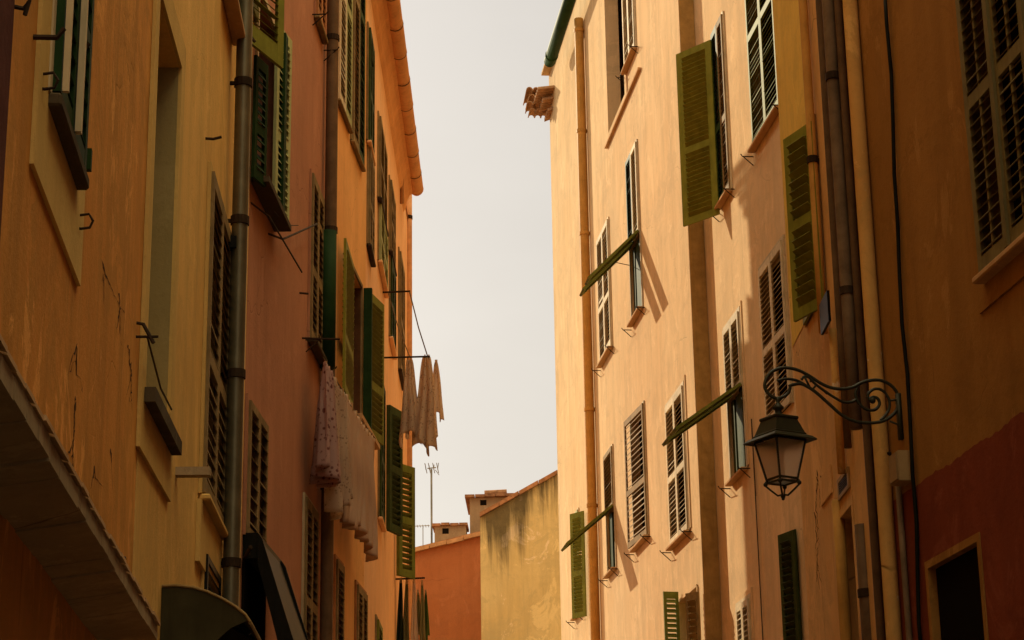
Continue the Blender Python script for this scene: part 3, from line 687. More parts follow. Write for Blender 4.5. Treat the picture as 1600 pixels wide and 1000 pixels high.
H4.pipe(638.5, 318, 1020, .055, 'gutter_tile', o=.02, clamps=(340,), z_ext=(.2, 1))
H4.pipe(628, 60, 318, .03, 'gutter_tile', o=.03, name='overflow_pipe', z_ext=(0, 0))
rods4 = []
for (x0, y0, x1, y1) in ((598, 457, 641, 455), (597, 559, 672, 557), (618, 905, 664, 903)):
    u, z = FL4.hit(x0, y0); o, z2 = FL4.out(x1, y1, u); H4.rod([(u, -.05, z), (u, o, z2)], .013, name='drying_rail'); rods4.append((u, o, z2))
H4.finish()
# unseen block added behind the eave, shaped to cast shadow on the peach house
bm = B(); prism(bm, [(-.3, zg + .05), (-.3, zg + 2.3), (-2.4, zg + 3.0), (-4.6, zg + 2.3), (-4.6, zg + .05)], lambda o, z: FL4.L(1, o, z), lambda o, z: FL4.L(U_L4 - .25, o, z))
for k in range(5): box(bm, (.5, -.34 + .05 * k, zg + 1.55 + .15 * k), (U_L4 - .24 + .07 * k, -.3 + .05 * k, zg + 1.695 + .15 * k), FL4.L)
obj('shadow_block', bm, 'L4', H4.root)

# ================================================================ right side of the street
# ---- far peach house (beyond the step) and near peach house
zr = FR1.z(866, 90)
HA = House(FR1, 'townhouse', 'tall sunlit peach house with the tile stub on its corner', U_STEP, U_R1, zr + .05, 'R1', depth=7)
HB = House(FR1, 'townhouse', 'sunlit peach house set back a step, partly in shadow, behind the lamp', -4, U_STEP - .002, zr + .05, 'R1', depth=7, o=-.21)
stay = dict(sill=(.09, .04), sill_mat='stone')
# blind window recess at the top
u0, u1, z0, z1 = HA.rect(946, 973, -220, 178)
HA.holes.append((u0, u1, z0, z1, .2)); bm = B()
for a, b in (((u0 - .16, z0 - .1), (u0, z1)), ((u1, z0 - .1), (u1 + .2, z1)), ((u0, z0 - .1), (u1, z0))): box(bm, (a[0], .001, a[1]), (b[0], .02, b[1]), FR1.L)
w = obj('blind_window', bm, 'R1', HA.root); bm = B(); box(bm, (u0 - 1.3, .003, z0 - .17), (u1 + .25, .05, z0 - .135), FR1.L); obj('sill', bm, 'stone', w)
HA.window(975, 992, -200, 92, 'greywood', 2, (0, .5, 1), 'greywood', .04, depth=.12, sill=(.09, .04), sill_mat='stone')
HA.window(937, 955, 360, 555, 'greywood', 2, (0, .42, 1), 'greywood', .03, depth=.12, **stay)
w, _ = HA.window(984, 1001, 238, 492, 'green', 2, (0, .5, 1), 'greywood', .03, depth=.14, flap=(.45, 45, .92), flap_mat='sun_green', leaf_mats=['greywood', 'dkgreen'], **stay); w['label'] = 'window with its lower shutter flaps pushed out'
w, _ = HA.window(989, 1011, 645, 846, 'brownwood', 1, (0, .42, 1), 'greywood', .03, depth=.12, phi=(4,), pitch=.06, **stay)
HA.window(1046, 1074, 620, 840, 'greywood', 2, (0, .46, 1), 'greywood', .05, depth=.12, surround='R1', sur_w=.06, **stay)
w, _ = HA.window(948, 961, 706, 892, 'green', 1, (0, .5, 1), 'greywood', .03, depth=.14, flap=(.5, 50, 1.0), flap_mat='sun_green', leaf_mats=['brownwood'], **stay); w['label'] = 'narrow window with one green flap pushed out'
# green leaf near the corner, swung off the wall
w, rr = HA.window(897, 907, 803, 960, 'pale_green', 1, (0, .42, 1), 'greywood', .03, depth=.12, **stay); w['label'] = 'window beside the corner with a green shutter swung out'
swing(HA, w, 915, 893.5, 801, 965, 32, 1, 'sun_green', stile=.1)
# lower window with leaves ajar
u0, u1, z0, z1 = HA.rect(1062, 1094, 930, 1100); HA.holes.append((u0, u1, z0, z1, .2)); bm = B()
for a, b in (((u0 - .03, z0), (u0, z1)), ((u1, z0), (u1 + .03, z1)), ((u0, z1), (u1, z1 + .03))): box(bm, (a[0], .001, a[1]), (b[0], .02, b[1]), FR1.L)
w = obj('window', bm, 'R1', HA.root); w['label'] = 'lowest window with one shutter ajar'
bm = B(); quad(bm, FR1.L(u0, -.195, z0), FR1.L(u1, -.195, z0), FR1.L(u1, -.195, z1), FR1.L(u0, -.195, z1)); obj('pane', bm, 'interior', w)
swing(HA, w, 1096, 1076, 926, 1085, 40, 1, 'brownwood', (0, 1), pitch=.08)
swing(HA, w, 1063, 1057, 924, 1085, 84, -1, 'sun_green', (0, 1))
HA.pipe(917, 30, 1030, .08, 'pipe_orange', o=.09, clamps=(48, 205, 365, 640, 790), z_ext=(0, 1), clamp_mat='pipe_orange')
HA.rod([(FR1.u(985, 420), .0, FR1.z(960, 462)), (FR1.u(985, 420), .25, FR1.z(960, 462) + .05)], .006, name='iron_rod')
# green gutter on the eave
zgr = FR1.z(859, 96, .3)
bm = B(); ug = FR1.u(859, 96, .3); tube(bm, [FR1.L(U_STEP, .3, zgr), FR1.L(U_R1 - 4, .3, zgr), FR1.L(ug, .3, zgr)], .11, 14); sph(bm, FR1.L(ug, .3, zgr), .11)
tube(bm, [FR1.L(ug - .3, .3, zgr), FR1.L(ug - .24, .3, zgr)], .122, 14)
obj('gutter', bm, 'dkgreen', HA.root, True)
bm = B(); box(bm, (U_STEP, .004, zr - .03), (U_R1 - .01, .15, zr + .02), FR1.L); obj('eave', bm, 'R1', HA.root)
# stub of an old tiled cornice on the corner
base = FR1.hit(872, 148)[1] + .44
bm = B()
for row in range(4):
    for k in range(4):
        oo = -.05 + k * .13 + (row % 2) * .05; L = .18 + .1 * row; zz = base - .30 + row * .15
        pts = [(oo, U_R1 - .02), (oo, U_R1 + L)]
        lathe_pts = []
        n = 8; a0 = []; b0 = []
        for i in range(n + 1):
            a = pi * i / n
            for rr_, lst in ((.07, a0), (.052, b0)): lst.append((oo + rr_ * cos(a), zz + rr_ * sin(a) * 1.1))
        poly = a0 + b0[::-1]
        tl = random.uniform(-.03, .03)
        prism(bm, poly, lambda o, z: FR1.L(U_R1 - .02, o, z), lambda o, z: FR1.L(U_R1 + L, o + tl, z - .05 - .02 * row))
for row in range(3):
    for k in range(6):
        uu = U_R1 - .70 + k * .14; zz = base - .42 + row * .16; L = .10 + .11 * row
        a0, b0 = [], []
        for i in range(9):
            a = pi * i / 8
            a0.append((uu + .07 * cos(a), zz + .075 * sin(a))); b0.append((uu + .052 * cos(a), zz + .055 * sin(a)))
        if k < 2 - row: continue
        prism(bm, a0 + b0[::-1], lambda u, z: FR1.L(u, -.02, z), lambda u, z: FR1.L(u, L, z - .05))
obj('cornice_stub', bm, 'stub_tile', HA.root)
HA.finish()

# near peach house
bm = B(); box(bm, (U_STEP - .012, -.205, .01), (U_STEP - .003, -.006, zr), FR1.L); obj('step_shade_strip', bm, 'step_shade', HA.root)  # darker panel over the step face, its shade put into the ochre colour
HB.pipe(1097, -60, 1030, .022, 'pipe_brown', o=.03, z_ext=(1, 1), name='conduit')
st2 = dict(sill=(.09, .04), sill_mat='stone')
w, _ = HB.window(1120, 1138, 38, 308, 'dkgreen', 2, (0, .42, 1), 'greywood', .03, depth=.13, leaf_mats=['brownwood', 'dkgreen'], **st2); w['label'] = 'window with a large olive shutter swung out to its left'
swing(HB, w, 1119, 1065, 74, 345, 36, 1, 'olive', stile=.1, pitch=.062)
HB.window(1168, 1212, -200, 198, 'sun_green', 2, (0, .42, 1), 'sun_green', .04, depth=.13, sill=(.09, .04), sill_mat='stone')
HB.window(1194, 1233, 400, 648, 'greywood', 2, (0, .46, 1), 'greywood', .05, depth=.13, hooks=True)
w, _ = HB.window(1138, 1163, 502, 740, 'greywood', 2, (0, .5, 1), 'greywood', .05, depth=.14, flap=(.52, 55, 1.0), flap_mat='sun_green', surround='R1', sur_w=.05, **st2); w['label'] = 'window with closed cream louvres above and long green flaps pushed out below'
HB.window(1156, 1176, 942, 1100, 'greywood', 2, (0, 1), 'greywood', .05, depth=.13, surround='R1', sur_w=.06, hooks=False)
w, _ = HB.window(1230, 1250, 840, 1060, 'dkgreen', 1, (0, .42, 1), 'green', .03, depth=.13, hooks=False)
swing(HB, w, 1250, 1226, 832, 1090, 16, 1, 'green', (0, .3, 1), pitch=.07)
bm = B(); u = FR1.u(1190, 900, -.21); tube(bm, [FR1.L(u, -.19, 3), FR1.L(u + .02, -.19, 7.5), FR1.L(u, -.19, FR1.z(1178, 780, -.21))], .008, 6); obj('cable', bm, 'sill_dark', HB.root)
HB.finish()

# ---- mustard house with the pipes
H5 = House(FR2, 'townhouse', 'worn mustard house with several drainpipes behind the lamp bracket', -.003, U_R2, 15.5, 'R2b', depth=5)
w, rr = H5.window(1252, 1284, 220, 480, 'olive', 1, (0, .42, 1), 'R2b', .03, depth=.14, hooks=True); w['label'] = 'window with an olive shutter standing ajar'
swing(H5, w, 1281, 1236, 204, 492, 23, 1, 'olive', (0, .5, 1), pitch=.075, stile=.08)
u0, u1, z0, z1 = H5.rect(1317, 1341, 803, 1080); H5.holes.append((u0, u1, z0, z1, .22))
bm = B()
for a, b in (((u0 - .06, z0), (u0 - .001, z1 + .06)), ((u1 + .001, z0), (u1 + .06, z1 + .06)), ((u0 - .001, z1 + .001), (u1 + .001, z1 + .06))): box(bm, (a[0], .001, a[1]), (b[0], .008, b[1]), FR2.L)
w = obj('recess', bm, 'R2b', H5.root)
H5.pipe(1285.5, -60, 520, .036, 'pipe_orange', o=.05, clamps=(250,), z_ext=(.5, 0))
H5.pipe(1300, 515, 740, .03, 'pipe_plaster', o=.04)
H5.pipe(1312, -60, 700, .028, 'pipe_grey', o=.036, z_ext=(.5, 0), name='conduit')
H5.pipe(1326.5, -60, 670, .046, 'pipe_grey', o=.075, clamps=(120, 455), z_ext=(.5, 0))
H5.pipe(1326.5, 820, 1030, .058, 'pipe_brown', o=.0, clamps=(927,), z_ext=(0, 1))
H5.pipe(1291, 782, 1030, .045, 'pipe_orange', o=.01, z_ext=(0, 1))
bm = B(); u0, u1, z0, z1 = H5.rect(1283, 1301, 738, 780); box(bm, (u0, .001, z0), (u1, .012, z1), FR2.L); obj('meter_plate', bm, 'R2b', H5.root)
bm = B(); u0, u1, z0, z1 = H5.rect(1311, 1329, 740, 772)
for a, b in (((u0, z0), (u0 + .05, z1)), ((u1 - .05, z0), (u1, z1)), ((u0 + .05, z0), (u1 - .05, z0 + .03)), ((u0 + .05, z1 - .03), (u1 - .05, z1))): box(bm, (a[0], .001, a[1]), (b[0], .016, b[1]), FR2.L)
v = obj('vent_grille', bm, 'box', H5.root)
bm = B(); box(bm, (u0 + .05, .001, z0 + .03), (u1 - .05, .004, z1 - .03), FR2.L); obj('pane', bm, 'pane', v)
bm = B()
for i in range(5):
    zz = z0 + .035 + (z1 - z0 - .07) * (i + .5) / 5; box8(bm, [FR2.L(a, o, zz + dz) for a in (u0 + .05, u1 - .05) for o, dz in ((.011, .004), (.011, .008), (.015, -.01), (.015, -.006))])
obj('slat', bm, 'iron', v)
bm = B(); u0, u1, z0, z1 = H5.rect(1303, 1317, 465, 512); box(bm, (u0, .09, z0), (u1, .11, z1), FR2.L); obj('hanging_board', bm, 'black', H5.root)
for pts in (((1278, 735), (1275, 790), (1279, 850), (1276, 910)), ((1283, 745), (1281, 790)), ((1274, 800), (1277, 875))):
    crack_part(H5, pts)
H5.finish()
bm = B(); zc = FR2.z(1250, 520); wall_grid(bm, FR2, FR2.u(1264, 200), U_R2 - .002, zc, 15.4, [(h[0] - .06, h[1] + .06, h[2] - .06, h[3] + .06, .0) for h in H5.holes[:1]], .004, 0)
obj('painted_coat', bm, 'R2', H5.root)

# ---- brown house with the red ground floor
H6 = House(FR3, 'townhouse', 'dull brown house with an oxblood red lower wall and dark doorway', -17, U_R3, 14, 'R3', depth=6)
w, rr = H6.window(1508, 1612, -330, 385, 'r3wood', 2, (0, .36, .62, 1), 'r3wood', .05, depth=.14, sill=(.09, .04), sill_mat='stone', surround='R3', sur_w=.1, apron=.2, hooks=False, mid=True, pitch=.05, stile=.065, proud=.03)
bm = B(); um = (rr[0] + rr[1]) / 2; box(bm, (um - .03, .032, rr[2]), (um + .03, .075, rr[3]), FR3.L); obj('cover_strip', bm, 'r3wood', w)
zd = FR3.z(1518, 700)
d0, d1, e0, e1 = H6.rect(1461, 1542, 868, 1250)
H6.holes.append((d0, d1, e0, e1, .045))
H6.finish()
bm = B(); ul = FR3.u(1392, 850)
us = [-9 + i * .05 for i in range(int((ul + 9) / .05) + 1)]
wall_grid(bm, FR3, -17, ul, 0, zd - .12, [(d0 - .05, d1 + .05, e0 - .5, e1 + .05, .0)], .006, 0)
poly = [(ul, zd - .12)] + [(-17, zd - .12)] + [(-17, zd)] + [(u, zd + random.uniform(-.012, .006) + .008 * sin(u * 9)) for u in us] + [(ul, zd)]
vs = [bm.verts.new(FR3.L(u, .006, z)) for u, z in poly]; bm.faces.new(vs)
obj('painted_dado', bm, 'R3_red', H6.root)
bm = B()
for a, b in (((d0 - .05, e0), (d0 - .001, e1 + .05)), ((d1 + .001, e0), (d1 + .05, e1 + .05)), ((d0 - .001, e1 + .001), (d1 + .001, e1 + .05))): box(bm, (a[0], .001, a[1]), (b[0], .014, b[1]), FR3.L)
dr = obj('door_frame', bm, 'R3', H6.root)
bm = B(); quad(bm, FR3.L(d0, -.04, e0), FR3.L(d1, -.04, e0), FR3.L(d1, -.04, e1), FR3.L(d0, -.04, e1)); obj('dark_doorway', bm, 'pane', dr)
H6.pipe(1362.5, -60, 1030, .052, 'pipe_plaster', o=.055, z_ext=(.5, 1), name='plastered_pipe')
H6.pipe(1343, -60, 1030, .03, 'pipe_brown', o=.03, z_ext=(.5, 1), name='conduit')
H6.pipe(1385, 720, 1030, .02, 'pipe_grey', o=.03, z_ext=(.0, 1), name='conduit')
bm = B(); cp = []
for i in range(15):
    y = -40 + i * 78; x = 1383 + (y) * .057 + (2.0 * sin(i * .8)); q = FR3.hit(x, y, .025); cp.append(FR3.L(q[0], .025 + .006 * sin(i * 2.1), q[1]))
tube(bm, cp, .014, 8); obj('cable', bm, 'black', H6.root, True)
bm = B(); u, z = FR3.hit(1392, 709); tube(bm, [FR3.L(u, 0, z), FR3.L(u, FR3.out(1374, 707, u)[0], z)], .014, 6); obj('bracket', bm, 'iron', H6.root)
# junction box
u0, u1, z0, z1 = FR3.u(1427, 730), FR3.u(1413, 730), FR3.z(1420, 757), FR3.z(1420, 707)
jb = thing('junction_box', 'beige junction box on the brown wall under the lamp bracket, beside the black cable', 'junction box', FR3.M)
bm = B(); box(bm, (u0, .001, z0), (u1, .10, z1), FR3.L); bmesh.ops.bevel(bm, geom=bm.edges[:], offset=.005, segments=2, affect='EDGES'); obj('body', bm, 'box', jb)
bm = B(); box(bm, (u0 + .01, .1005, z0 + .01), (u1 - .01, .11, z1 - .008), FR3.L); bmesh.ops.bevel(bm, geom=bm.edges[:], offset=.004, segments=2, affect='EDGES'); obj('cover', bm, 'box', jb)

# ---- street lamp on its scrolled bracket
UL = FR3.u(1408, 640)
lamp = thing('street_lamp', 'green black iron wall lantern with frosted panes hanging from a scrolled bracket', 'street lamp', FR3.M)
def LP(zx, zy):                                                     # detail coordinates -> point in the bracket's upright plane
    o, z = FR3.out(1160 + zx * .26, 540 + zy * .26, UL); return o, z
def curve(pts, sub=6):
    P = [Vector(LP(*p)) for p in pts]; out = []
    for i in range(len(P) - 1):
        a, b, c, d = P[max(i - 1, 0)], P[i], P[i + 1], P[min(i + 2, len(P) - 1)]
        for k in range(sub):
            t = k / sub; out.append(.5 * ((2 * b) + (-a + c) * t + (2 * a - 5 * b + 4 * c - d) * t * t + (-a + 3 * b - 3 * c + d) * t ** 3))
    out.append(P[-1]); return [FR3.L(UL, p.x, p.y) for p in out]
bm = B()
tube(bm, curve([(205, 318), (170, 302), (142, 270), (134, 235), (148, 190), (185, 152), (250, 133), (330, 146), (400, 180), (470, 226), (530, 252), (600, 261), (665, 250), (720, 222), (790, 207), (850, 215), (905, 250), (938, 305), (940, 350), (915, 405), (860, 447), (800, 463), (720, 463), (650, 446), (590, 412), (520, 350), (450, 288), (400, 252), (350, 230), (300, 236), (280, 245)]), .0115, 8)
tube(bm, curve([(205, 318), (245, 308), (275, 285), (288, 250)]), .011, 8)
tube(bm, curve([(212, 212), (260, 200), (320, 208), (370, 232), (410, 258)]), .010, 8)
tube(bm, curve([(355, 205), (372, 186), (400, 192), (440, 232), (500, 277), (560, 316), (610, 340), (660, 338), (690, 318)]), .0095, 8)
tube(bm, curve([(690, 255), (678, 290), (690, 330), (718, 366), (760, 388), (800, 383), (824, 352), (814, 320), (788, 310), (764, 322), (775, 335)]), .010, 8, .012)
tube(bm, curve([(752, 318), (758, 288), (790, 262), (830, 264), (864, 292), (884, 340), (878, 390), (850, 430), (830, 448)]), .010, 8)
for a, b in (((375, 190), (405, 250)), ((405, 215), (440, 205)), ((440, 240), (425, 260)), ((480, 262), (510, 290)), ((890, 330), (940, 325))):
    tube(bm, curve([a, b], 2), .008, 6)
o, z = LP(782, 330); sph(bm, FR3.L(UL, o, z), .022)
o0, z0 = LP(950, 290); o1, z1 = LP(950, 565)
box(bm, (UL - .02, .001, z1), (UL + .02, .03, z0), FR3.L)
tube(bm, [FR3.L(UL, LP(885, 455)[0], LP(885, 455)[1]), FR3.L(UL, LP(920, 468)[0], LP(920, 468)[1]), FR3.L(UL, LP(935, 475)[0], LP(935, 475)[1]), FR3.L(UL, .02, LP(945, 500)[1])], .007, 6)
tube(bm, [FR3.L(UL, .0, LP(0, 330)[1]), FR3.L(UL, LP(940, 330)[0], LP(0, 330)[1])], .014, 6)
obj('bracket', bm, 'lampiron', lamp, True)
oc, zt = LP(212, 318)
yaw = radians(22)
def lz(y): return LP(220, y)[1]
def Q(x, y, z):                                                     # lantern local -> facade local
    c, s_ = cos(yaw), sin(yaw); p = FR3.L(UL, oc, z); return p + Vector((x * c - y * s_, x * s_ + y * c, 0))
def ring(h, z): return [Q(*p, z) for p in ((-h, -h), (h, -h), (h, h), (-h, h))]
def frustum(bm, sect):
    R = [[bm.verts.new(p) for p in ring(h, z)] for h, z in sect]
    for a, b in zip(R, R[1:]):
        for k in range(4): bm.faces.new((a[k], a[(k + 1) % 4], b[(k + 1) % 4], b[k]))
    bm.faces.new(R[0][::-1]); bm.faces.new(R[-1])
T4 = Matrix.Translation(FR3.L(UL, oc, 0))
bm = B(); lathe(bm, [(.012, lz(310)), (.016, lz(330)), (.012, lz(342)), (.018, lz(352)), (.038, lz(372)), (.036, lz(382)), (.022, lz(390)), (.024, lz(412)), (.034, lz(430)), (.034, lz(438))], T4, 18)
obj('neck', bm, 'lampiron', lamp, True)
bm = B(); frustum(bm, [(.088, lz(432)), (.092, lz(437)), (.092, lz(446)), (.086, lz(452)), (.118, lz(533)), (.124, lz(537)), (.124, lz(546)), (.15, lz(556)), (.172, lz(575)), (.172, lz(582)), (.13, lz(572))])
obj('hood', bm, 'lampiron', lamp)
zt_, zb_ = lz(578), lz(822); ht, hb = .118, .068
bm = B()
for sx, sy in ((-1, -1), (1, -1), (1, 1), (-1, 1)):
    tube(bm, [Q(sx * ht, sy * ht, zt_), Q(sx * hb, sy * hb, zb_)], .0085, 4)
for h, z in ((hb, zb_), (ht, zt_), (hb + (ht - hb) * .08, zb_ + (zt_ - zb_) * .08)):
    R = ring(h, z)
    for k in range(4): tube(bm, [R[k], R[(k + 1) % 4]], .0085, 4)
obj('frame', bm, 'lampiron', lamp)
for k, (ax, ay) in enumerate(((0, -1), (1, 0), (0, 1), (-1, 0))):
    bm = B(); px_, py_ = -ay, ax
    def cr(h, z, e): return [Q(ax * h * .97 + px_ * h * e * .95, ay * h * .97 + py_ * h * e * .95, z)][0]
    quad(bm, cr(ht, zt_ - .004, -1), cr(ht, zt_ - .004, 1), cr(hb, zb_ + .006, 1), cr(hb, zb_ + .006, -1)); obj('pane', bm, 'frost', lamp)
bm = B(); R = ring(hb * .92, zb_ + .002); quad(bm, *R); obj('pane', bm, 'frost', lamp)
bm = B()
for sx, sy in ((-1, -1), (1, -1), (1, 1), (-1, 1)):
    zf = lz(900); tube(bm, [Q(sx * (hb + .008), sy * (hb + .008), zb_ + .012), Q(sx * (hb + .012), sy * (hb + .012), zb_ - .015), Q(sx * hb * .75, sy * hb * .75, (zb_ + zf) / 2 - .01), Q(sx * hb * .35, sy * hb * .35, zf), Q(0, 0, zf + .005)], .007, 6)
    sph(bm, Q(sx * (hb + .01), sy * (hb + .01), zb_ - .008), .015)
sph(bm, Q(0, 0, lz(905)), .017); sph(bm, Q(0, 0, lz(920)), .011)
obj('finial', bm, 'lampiron', lamp, True)

# ================================================================ beyond the end of the row
FY = Fac(at(750, 900, 43), 93, 1); FT = Fac(at(700, 900, 49), 91, 1)
HY = thing('townhouse', 'weathered yellow gable wall streaked with black below its sloping coping', 'house', FY.M)
top = [FY.hit(x, y) for x, y in ((750, 809), (872, 740), (960, 690))]
def gable(F, root, top, depth, mat, coping, co=.05, cz=.10, zbase=0):
    poly = [(top[0][0], zbase), (top[-1][0], zbase)] + [t for t in top[::-1]]
    bm = B(); prism(bm, poly, lambda u, z: F.L(u, 0, z), lambda u, z: F.L(u, -depth, z)); obj('wall', bm, mat, root)
    bm = B()
    for (a, b) in zip(top, top[1:]):
        L = hypot(b[0] - a[0], b[1] - a[1]); n = max(1, int(L / .38))
        for i in range(n):
            p0 = [a[j] + (b[j] - a[j]) * i / n for j in (0, 1)]; p1 = [a[j] + (b[j] - a[j]) * (i + .97) / n for j in (0, 1)]; j_ = random.uniform(-.012, .012)
            box8(bm, [F.L(p[0], o, p[1] + dz + j_) for p in (p0, p1) for o in (-depth, co + j_) for dz in (.003, cz)])
    obj('coping', bm, coping, root)
slope_ = (top[1][1] - top[0][1]) / (top[1][0] - top[0][0])
M['yellow'] = plaster('weathered_yellow_plaster', (.72, .55, .26), (.60, .43, .18), (.16, .11, .06), .7, .6, .6, 12, patch=(.80, .62, .38), patch_lo=.62, runs=(top[0][1], -slope_, 5.5))
gable(FY, HY, top, 5, 'yellow', 'tile', .07, .09)
# black run-off streaks below the coping, following the coping down the wall
HT = thing('townhouse', 'low terracotta gable house under the chimneys, left of the yellow wall', 'house', FT.M)
topt = [FT.hit(x, y) for x, y in ((560, 886), (645, 864), (752, 838), (800, 826))]
gable(FT, HT, topt, 7, 'terra', 'gutter_tile', .12, .10)
bm = B(); prism(bm, [(t[0], t[1] + .104) for t in topt] + [(topt[-1][0], topt[-1][1] + .2), (topt[0][0], topt[0][1] + .2)], lambda u, z: FT.L(u, -.3, z), lambda u, z: FT.L(u, -6.5, z)); obj('roof', bm, 'tile', HT)
def chimney(F, root, u0, u1, o0, o1, z0, z1, over=.12, mound=False):
    bm = B(); box(bm, (u0, o0, z0), (u1, o1, z1), F.L); c = obj('chimney', bm, 'chimney', root)
    bm = B(); n = max(2, int((u1 - u0 + 2 * over) / .22)); w = (u1 - u0 + 2 * over) / n
    for i in range(n):
        a = u0 - over + i * w; j = random.uniform(-.03, .03)
        box(bm, (a, o0 - over, z1 + .003 + j * .3), (a + w * .94, o1 + over + j, z1 + .07 + j * .3), F.L)
    if mound:
        for k in range(3): tube(bm, [F.L(u0 + (u1 - u0) * .35, o1 - .2 - k * .3, z1 + .13), F.L(u0 + (u1 - u0) * .88, o1 - .2 - k * .3, z1 + .15)], .10, 10)
    obj('cap', bm, 'tile', c)
    bm = B(); uu = u0 + (u1 - u0) * .25; box(bm, (uu, o1 - .01, z1 - .2), (uu + .16, o1 + .004, z1 - .06), F.L); obj('flue_opening', bm, 'pane', c)
    bm = B(); box(bm, (u0 - .004, o1 - .5, z1 - .42), (u0 + .01, o1 - .15, z1 - .08), F.L); obj('flue_opening', bm, 'pane', c)
    return c
ch = at(735, 800, 52); q = ch - FT.p; oz = q.dot(FT.n)
FTz = lambda x, y, o: FT.hit(x, y, o)
chimney(FT, HT, FTz(734, 800, oz)[0], FTz(800, 800, oz)[0], oz - 2.0, oz, FTz(735, 850, oz)[1] - .6, FTz(735, 778, oz)[1], .12, True)
oz2 = oz + .4
chimney(FT, HT, FTz(679, 840, oz2)[0], FTz(728, 840, oz2)[0], oz2 - .8, oz2, FTz(690, 862, oz2)[1] - .5, FTz(690, 822, oz2)[1], .06)
# television aerials
ant = thing('television_aerial', 'tall television aerial on a mast beside the small chimney', 'aerial', FT.M)
u, zt = FTz(674, 733, oz2 - .3); zb = FTz(674, 868, oz2 - .3)[1]
bm = B(); tube(bm, [FT.L(u, oz2 - .3, zb - .3), FT.L(u, oz2 - .3, zt)], .026, 8); obj('mast', bm, 'galv', ant)
bm = B()
tube(bm, [FT.L(u - .10, oz2 - .3, zt + .02), FT.L(u + .12, oz2 - .3, zt + .04)], .018, 6)
for d, h in ((-.14, .14), (-.05, .1), (.06, .12), (.16, .16)):
    tube(bm, [FT.L(u + d, oz2 - .3, zt - .02), FT.L(u + d * 1.15, oz2 - .3, zt + h)], .010, 5); tube(bm, [FT.L(u + d, oz2 - .75, zt), FT.L(u + d, oz2 + .15, zt + .05)], .010, 5)
tube(bm, [FT.L(u + .2, oz2 - .3, zt - .16), FT.L(u + .1, oz2 - .3, zt - .02)], .009, 5)
obj('antenna_head', bm, 'galv', ant)
an2 = thing('television_aerial', 'small flat aerial low over the terracotta roof, left of the tall mast', 'aerial', FT.M)
u, z = FTz(659, 822, oz2); bm = B(); tube(bm, [FT.L(u - .2, oz2, z), FT.L(u + .2, oz2, z + .01)], .010, 5)
for i in range(6): tube(bm, [FT.L(u - .18 + i * .07, oz2 - .15, z), FT.L(u - .18 + i * .07, oz2 + .15, z)], .008, 4)
obj('antenna_head', bm, 'galv', an2)
bm = B(); tube(bm, [FT.L(u + .03, oz2, z), FT.L(u + .03, oz2, z - 1.0)], .011, 6); obj('mast', bm, 'galv', an2)

# ================================================================ awnings on the left
# barrel awning
UA = FL1.u(250, 950)
aw = thing('awning', 'dark olive barrel awning with a curved hood at the foot of the ochre house', 'awning', FL1.M)
prof = [FL1.out(x, y, UA) for x, y in ((250, 917), (275, 916), (302, 919), (325, 926), (348, 937), (368, 949), (384, 962), (391, 973))]
prof[0] = (.006, prof[0][1])
LA = .95
def strip(bm, pts, u0, u1, th):
    inn = [(o - th * .5, z - th) for o, z in pts]; prism(bm, pts + inn[::-1], lambda o, z: FL1.L(u0, o, z), lambda o, z: FL1.L(u1, o, z))
bm = B(); strip(bm, prof, UA + .004, UA + LA, .012); obj('canopy', bm, 'awn', aw)
low = [FL1.out(x, y, UA) for x, y in ((386, 970), (360, 982), (340, 1000), (318, 1030))]
for ue in (UA - .004, UA + LA + .001):
    bm = B(); prism(bm, prof[:-1] + low + [(.006, low[-1][1] - .25)], lambda o, z: FL1.L(ue, o, z), lambda o, z: FL1.L(ue + .006, o, z)); obj('side_panel', bm, 'awn', aw)
bm = B(); tube(bm, [FL1.L(UA - .006, o, z + .004) for o, z in prof], .007, 6); tube(bm, [FL1.L(UA, prof[-1][0], prof[-1][1]), FL1.L(UA + LA, prof[-1][0], prof[-1][1])], .010, 6); obj('hem', bm, 'awn_edge', aw)
bm = B()
for f in (.25, .5, .75): tube(bm, [FL1.L(UA + LA * f, o - .02, z - .02) for o, z in prof], .010, 6)
obj('rib', bm, 'black', aw)
# steep black awning
UB = FL2.u(377, 845) + .05
ab = thing('awning', 'black steep awning frame hung from the red brown house beside the bronze pipe', 'awning', FL2.M)
def OB(x, y): return FL2.out(x, y, UB)
bm = B(); o1, zt = OB(403, 832); _, zb = OB(403, 872); box(bm, (UB, .001, zb), (UB + 1.1, o1, zt), FL2.L); obj('cassette', bm, 'black', ab)
oe, ze = OB(468, 1030)
for uu in (UB - .012, UB + 1.08):
    bm = B(); prism(bm, [OB(403, 832), OB(410, 842), (oe, ze), (oe - .12, ze), OB(403, 880)], lambda o, z: FL2.L(uu, o, z), lambda o, z: FL2.L(uu + .02, o, z)); obj('arm', bm, 'black', ab)
bm = B(); prism(bm, [(o1 - .01, zt - .004), (oe - .006, ze), (oe - .014, ze - .002), (o1 - .018, zt - .012)], lambda o, z: FL2.L(UB + .01, o, z), lambda o, z: FL2.L(UB + 1.078, o, z)); obj('fabric', bm, 'black', ab)
bm = B(); tube(bm, [FL2.L(UB - .02, oe, ze), FL2.L(UB + 1.1, oe, ze)], .02, 8); obj('front_bar', bm, 'black', ab)
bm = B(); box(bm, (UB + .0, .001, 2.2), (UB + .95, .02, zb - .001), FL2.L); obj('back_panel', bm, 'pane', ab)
u_, z_ = FL2.hit(386, 880); bm = B(); tube(bm, [FL2.L(UB, .02, z_), FL2.L(UB - .35, .12, z_ + .01)], .014, 6); obj('tie_rod', bm, 'iron', ab)

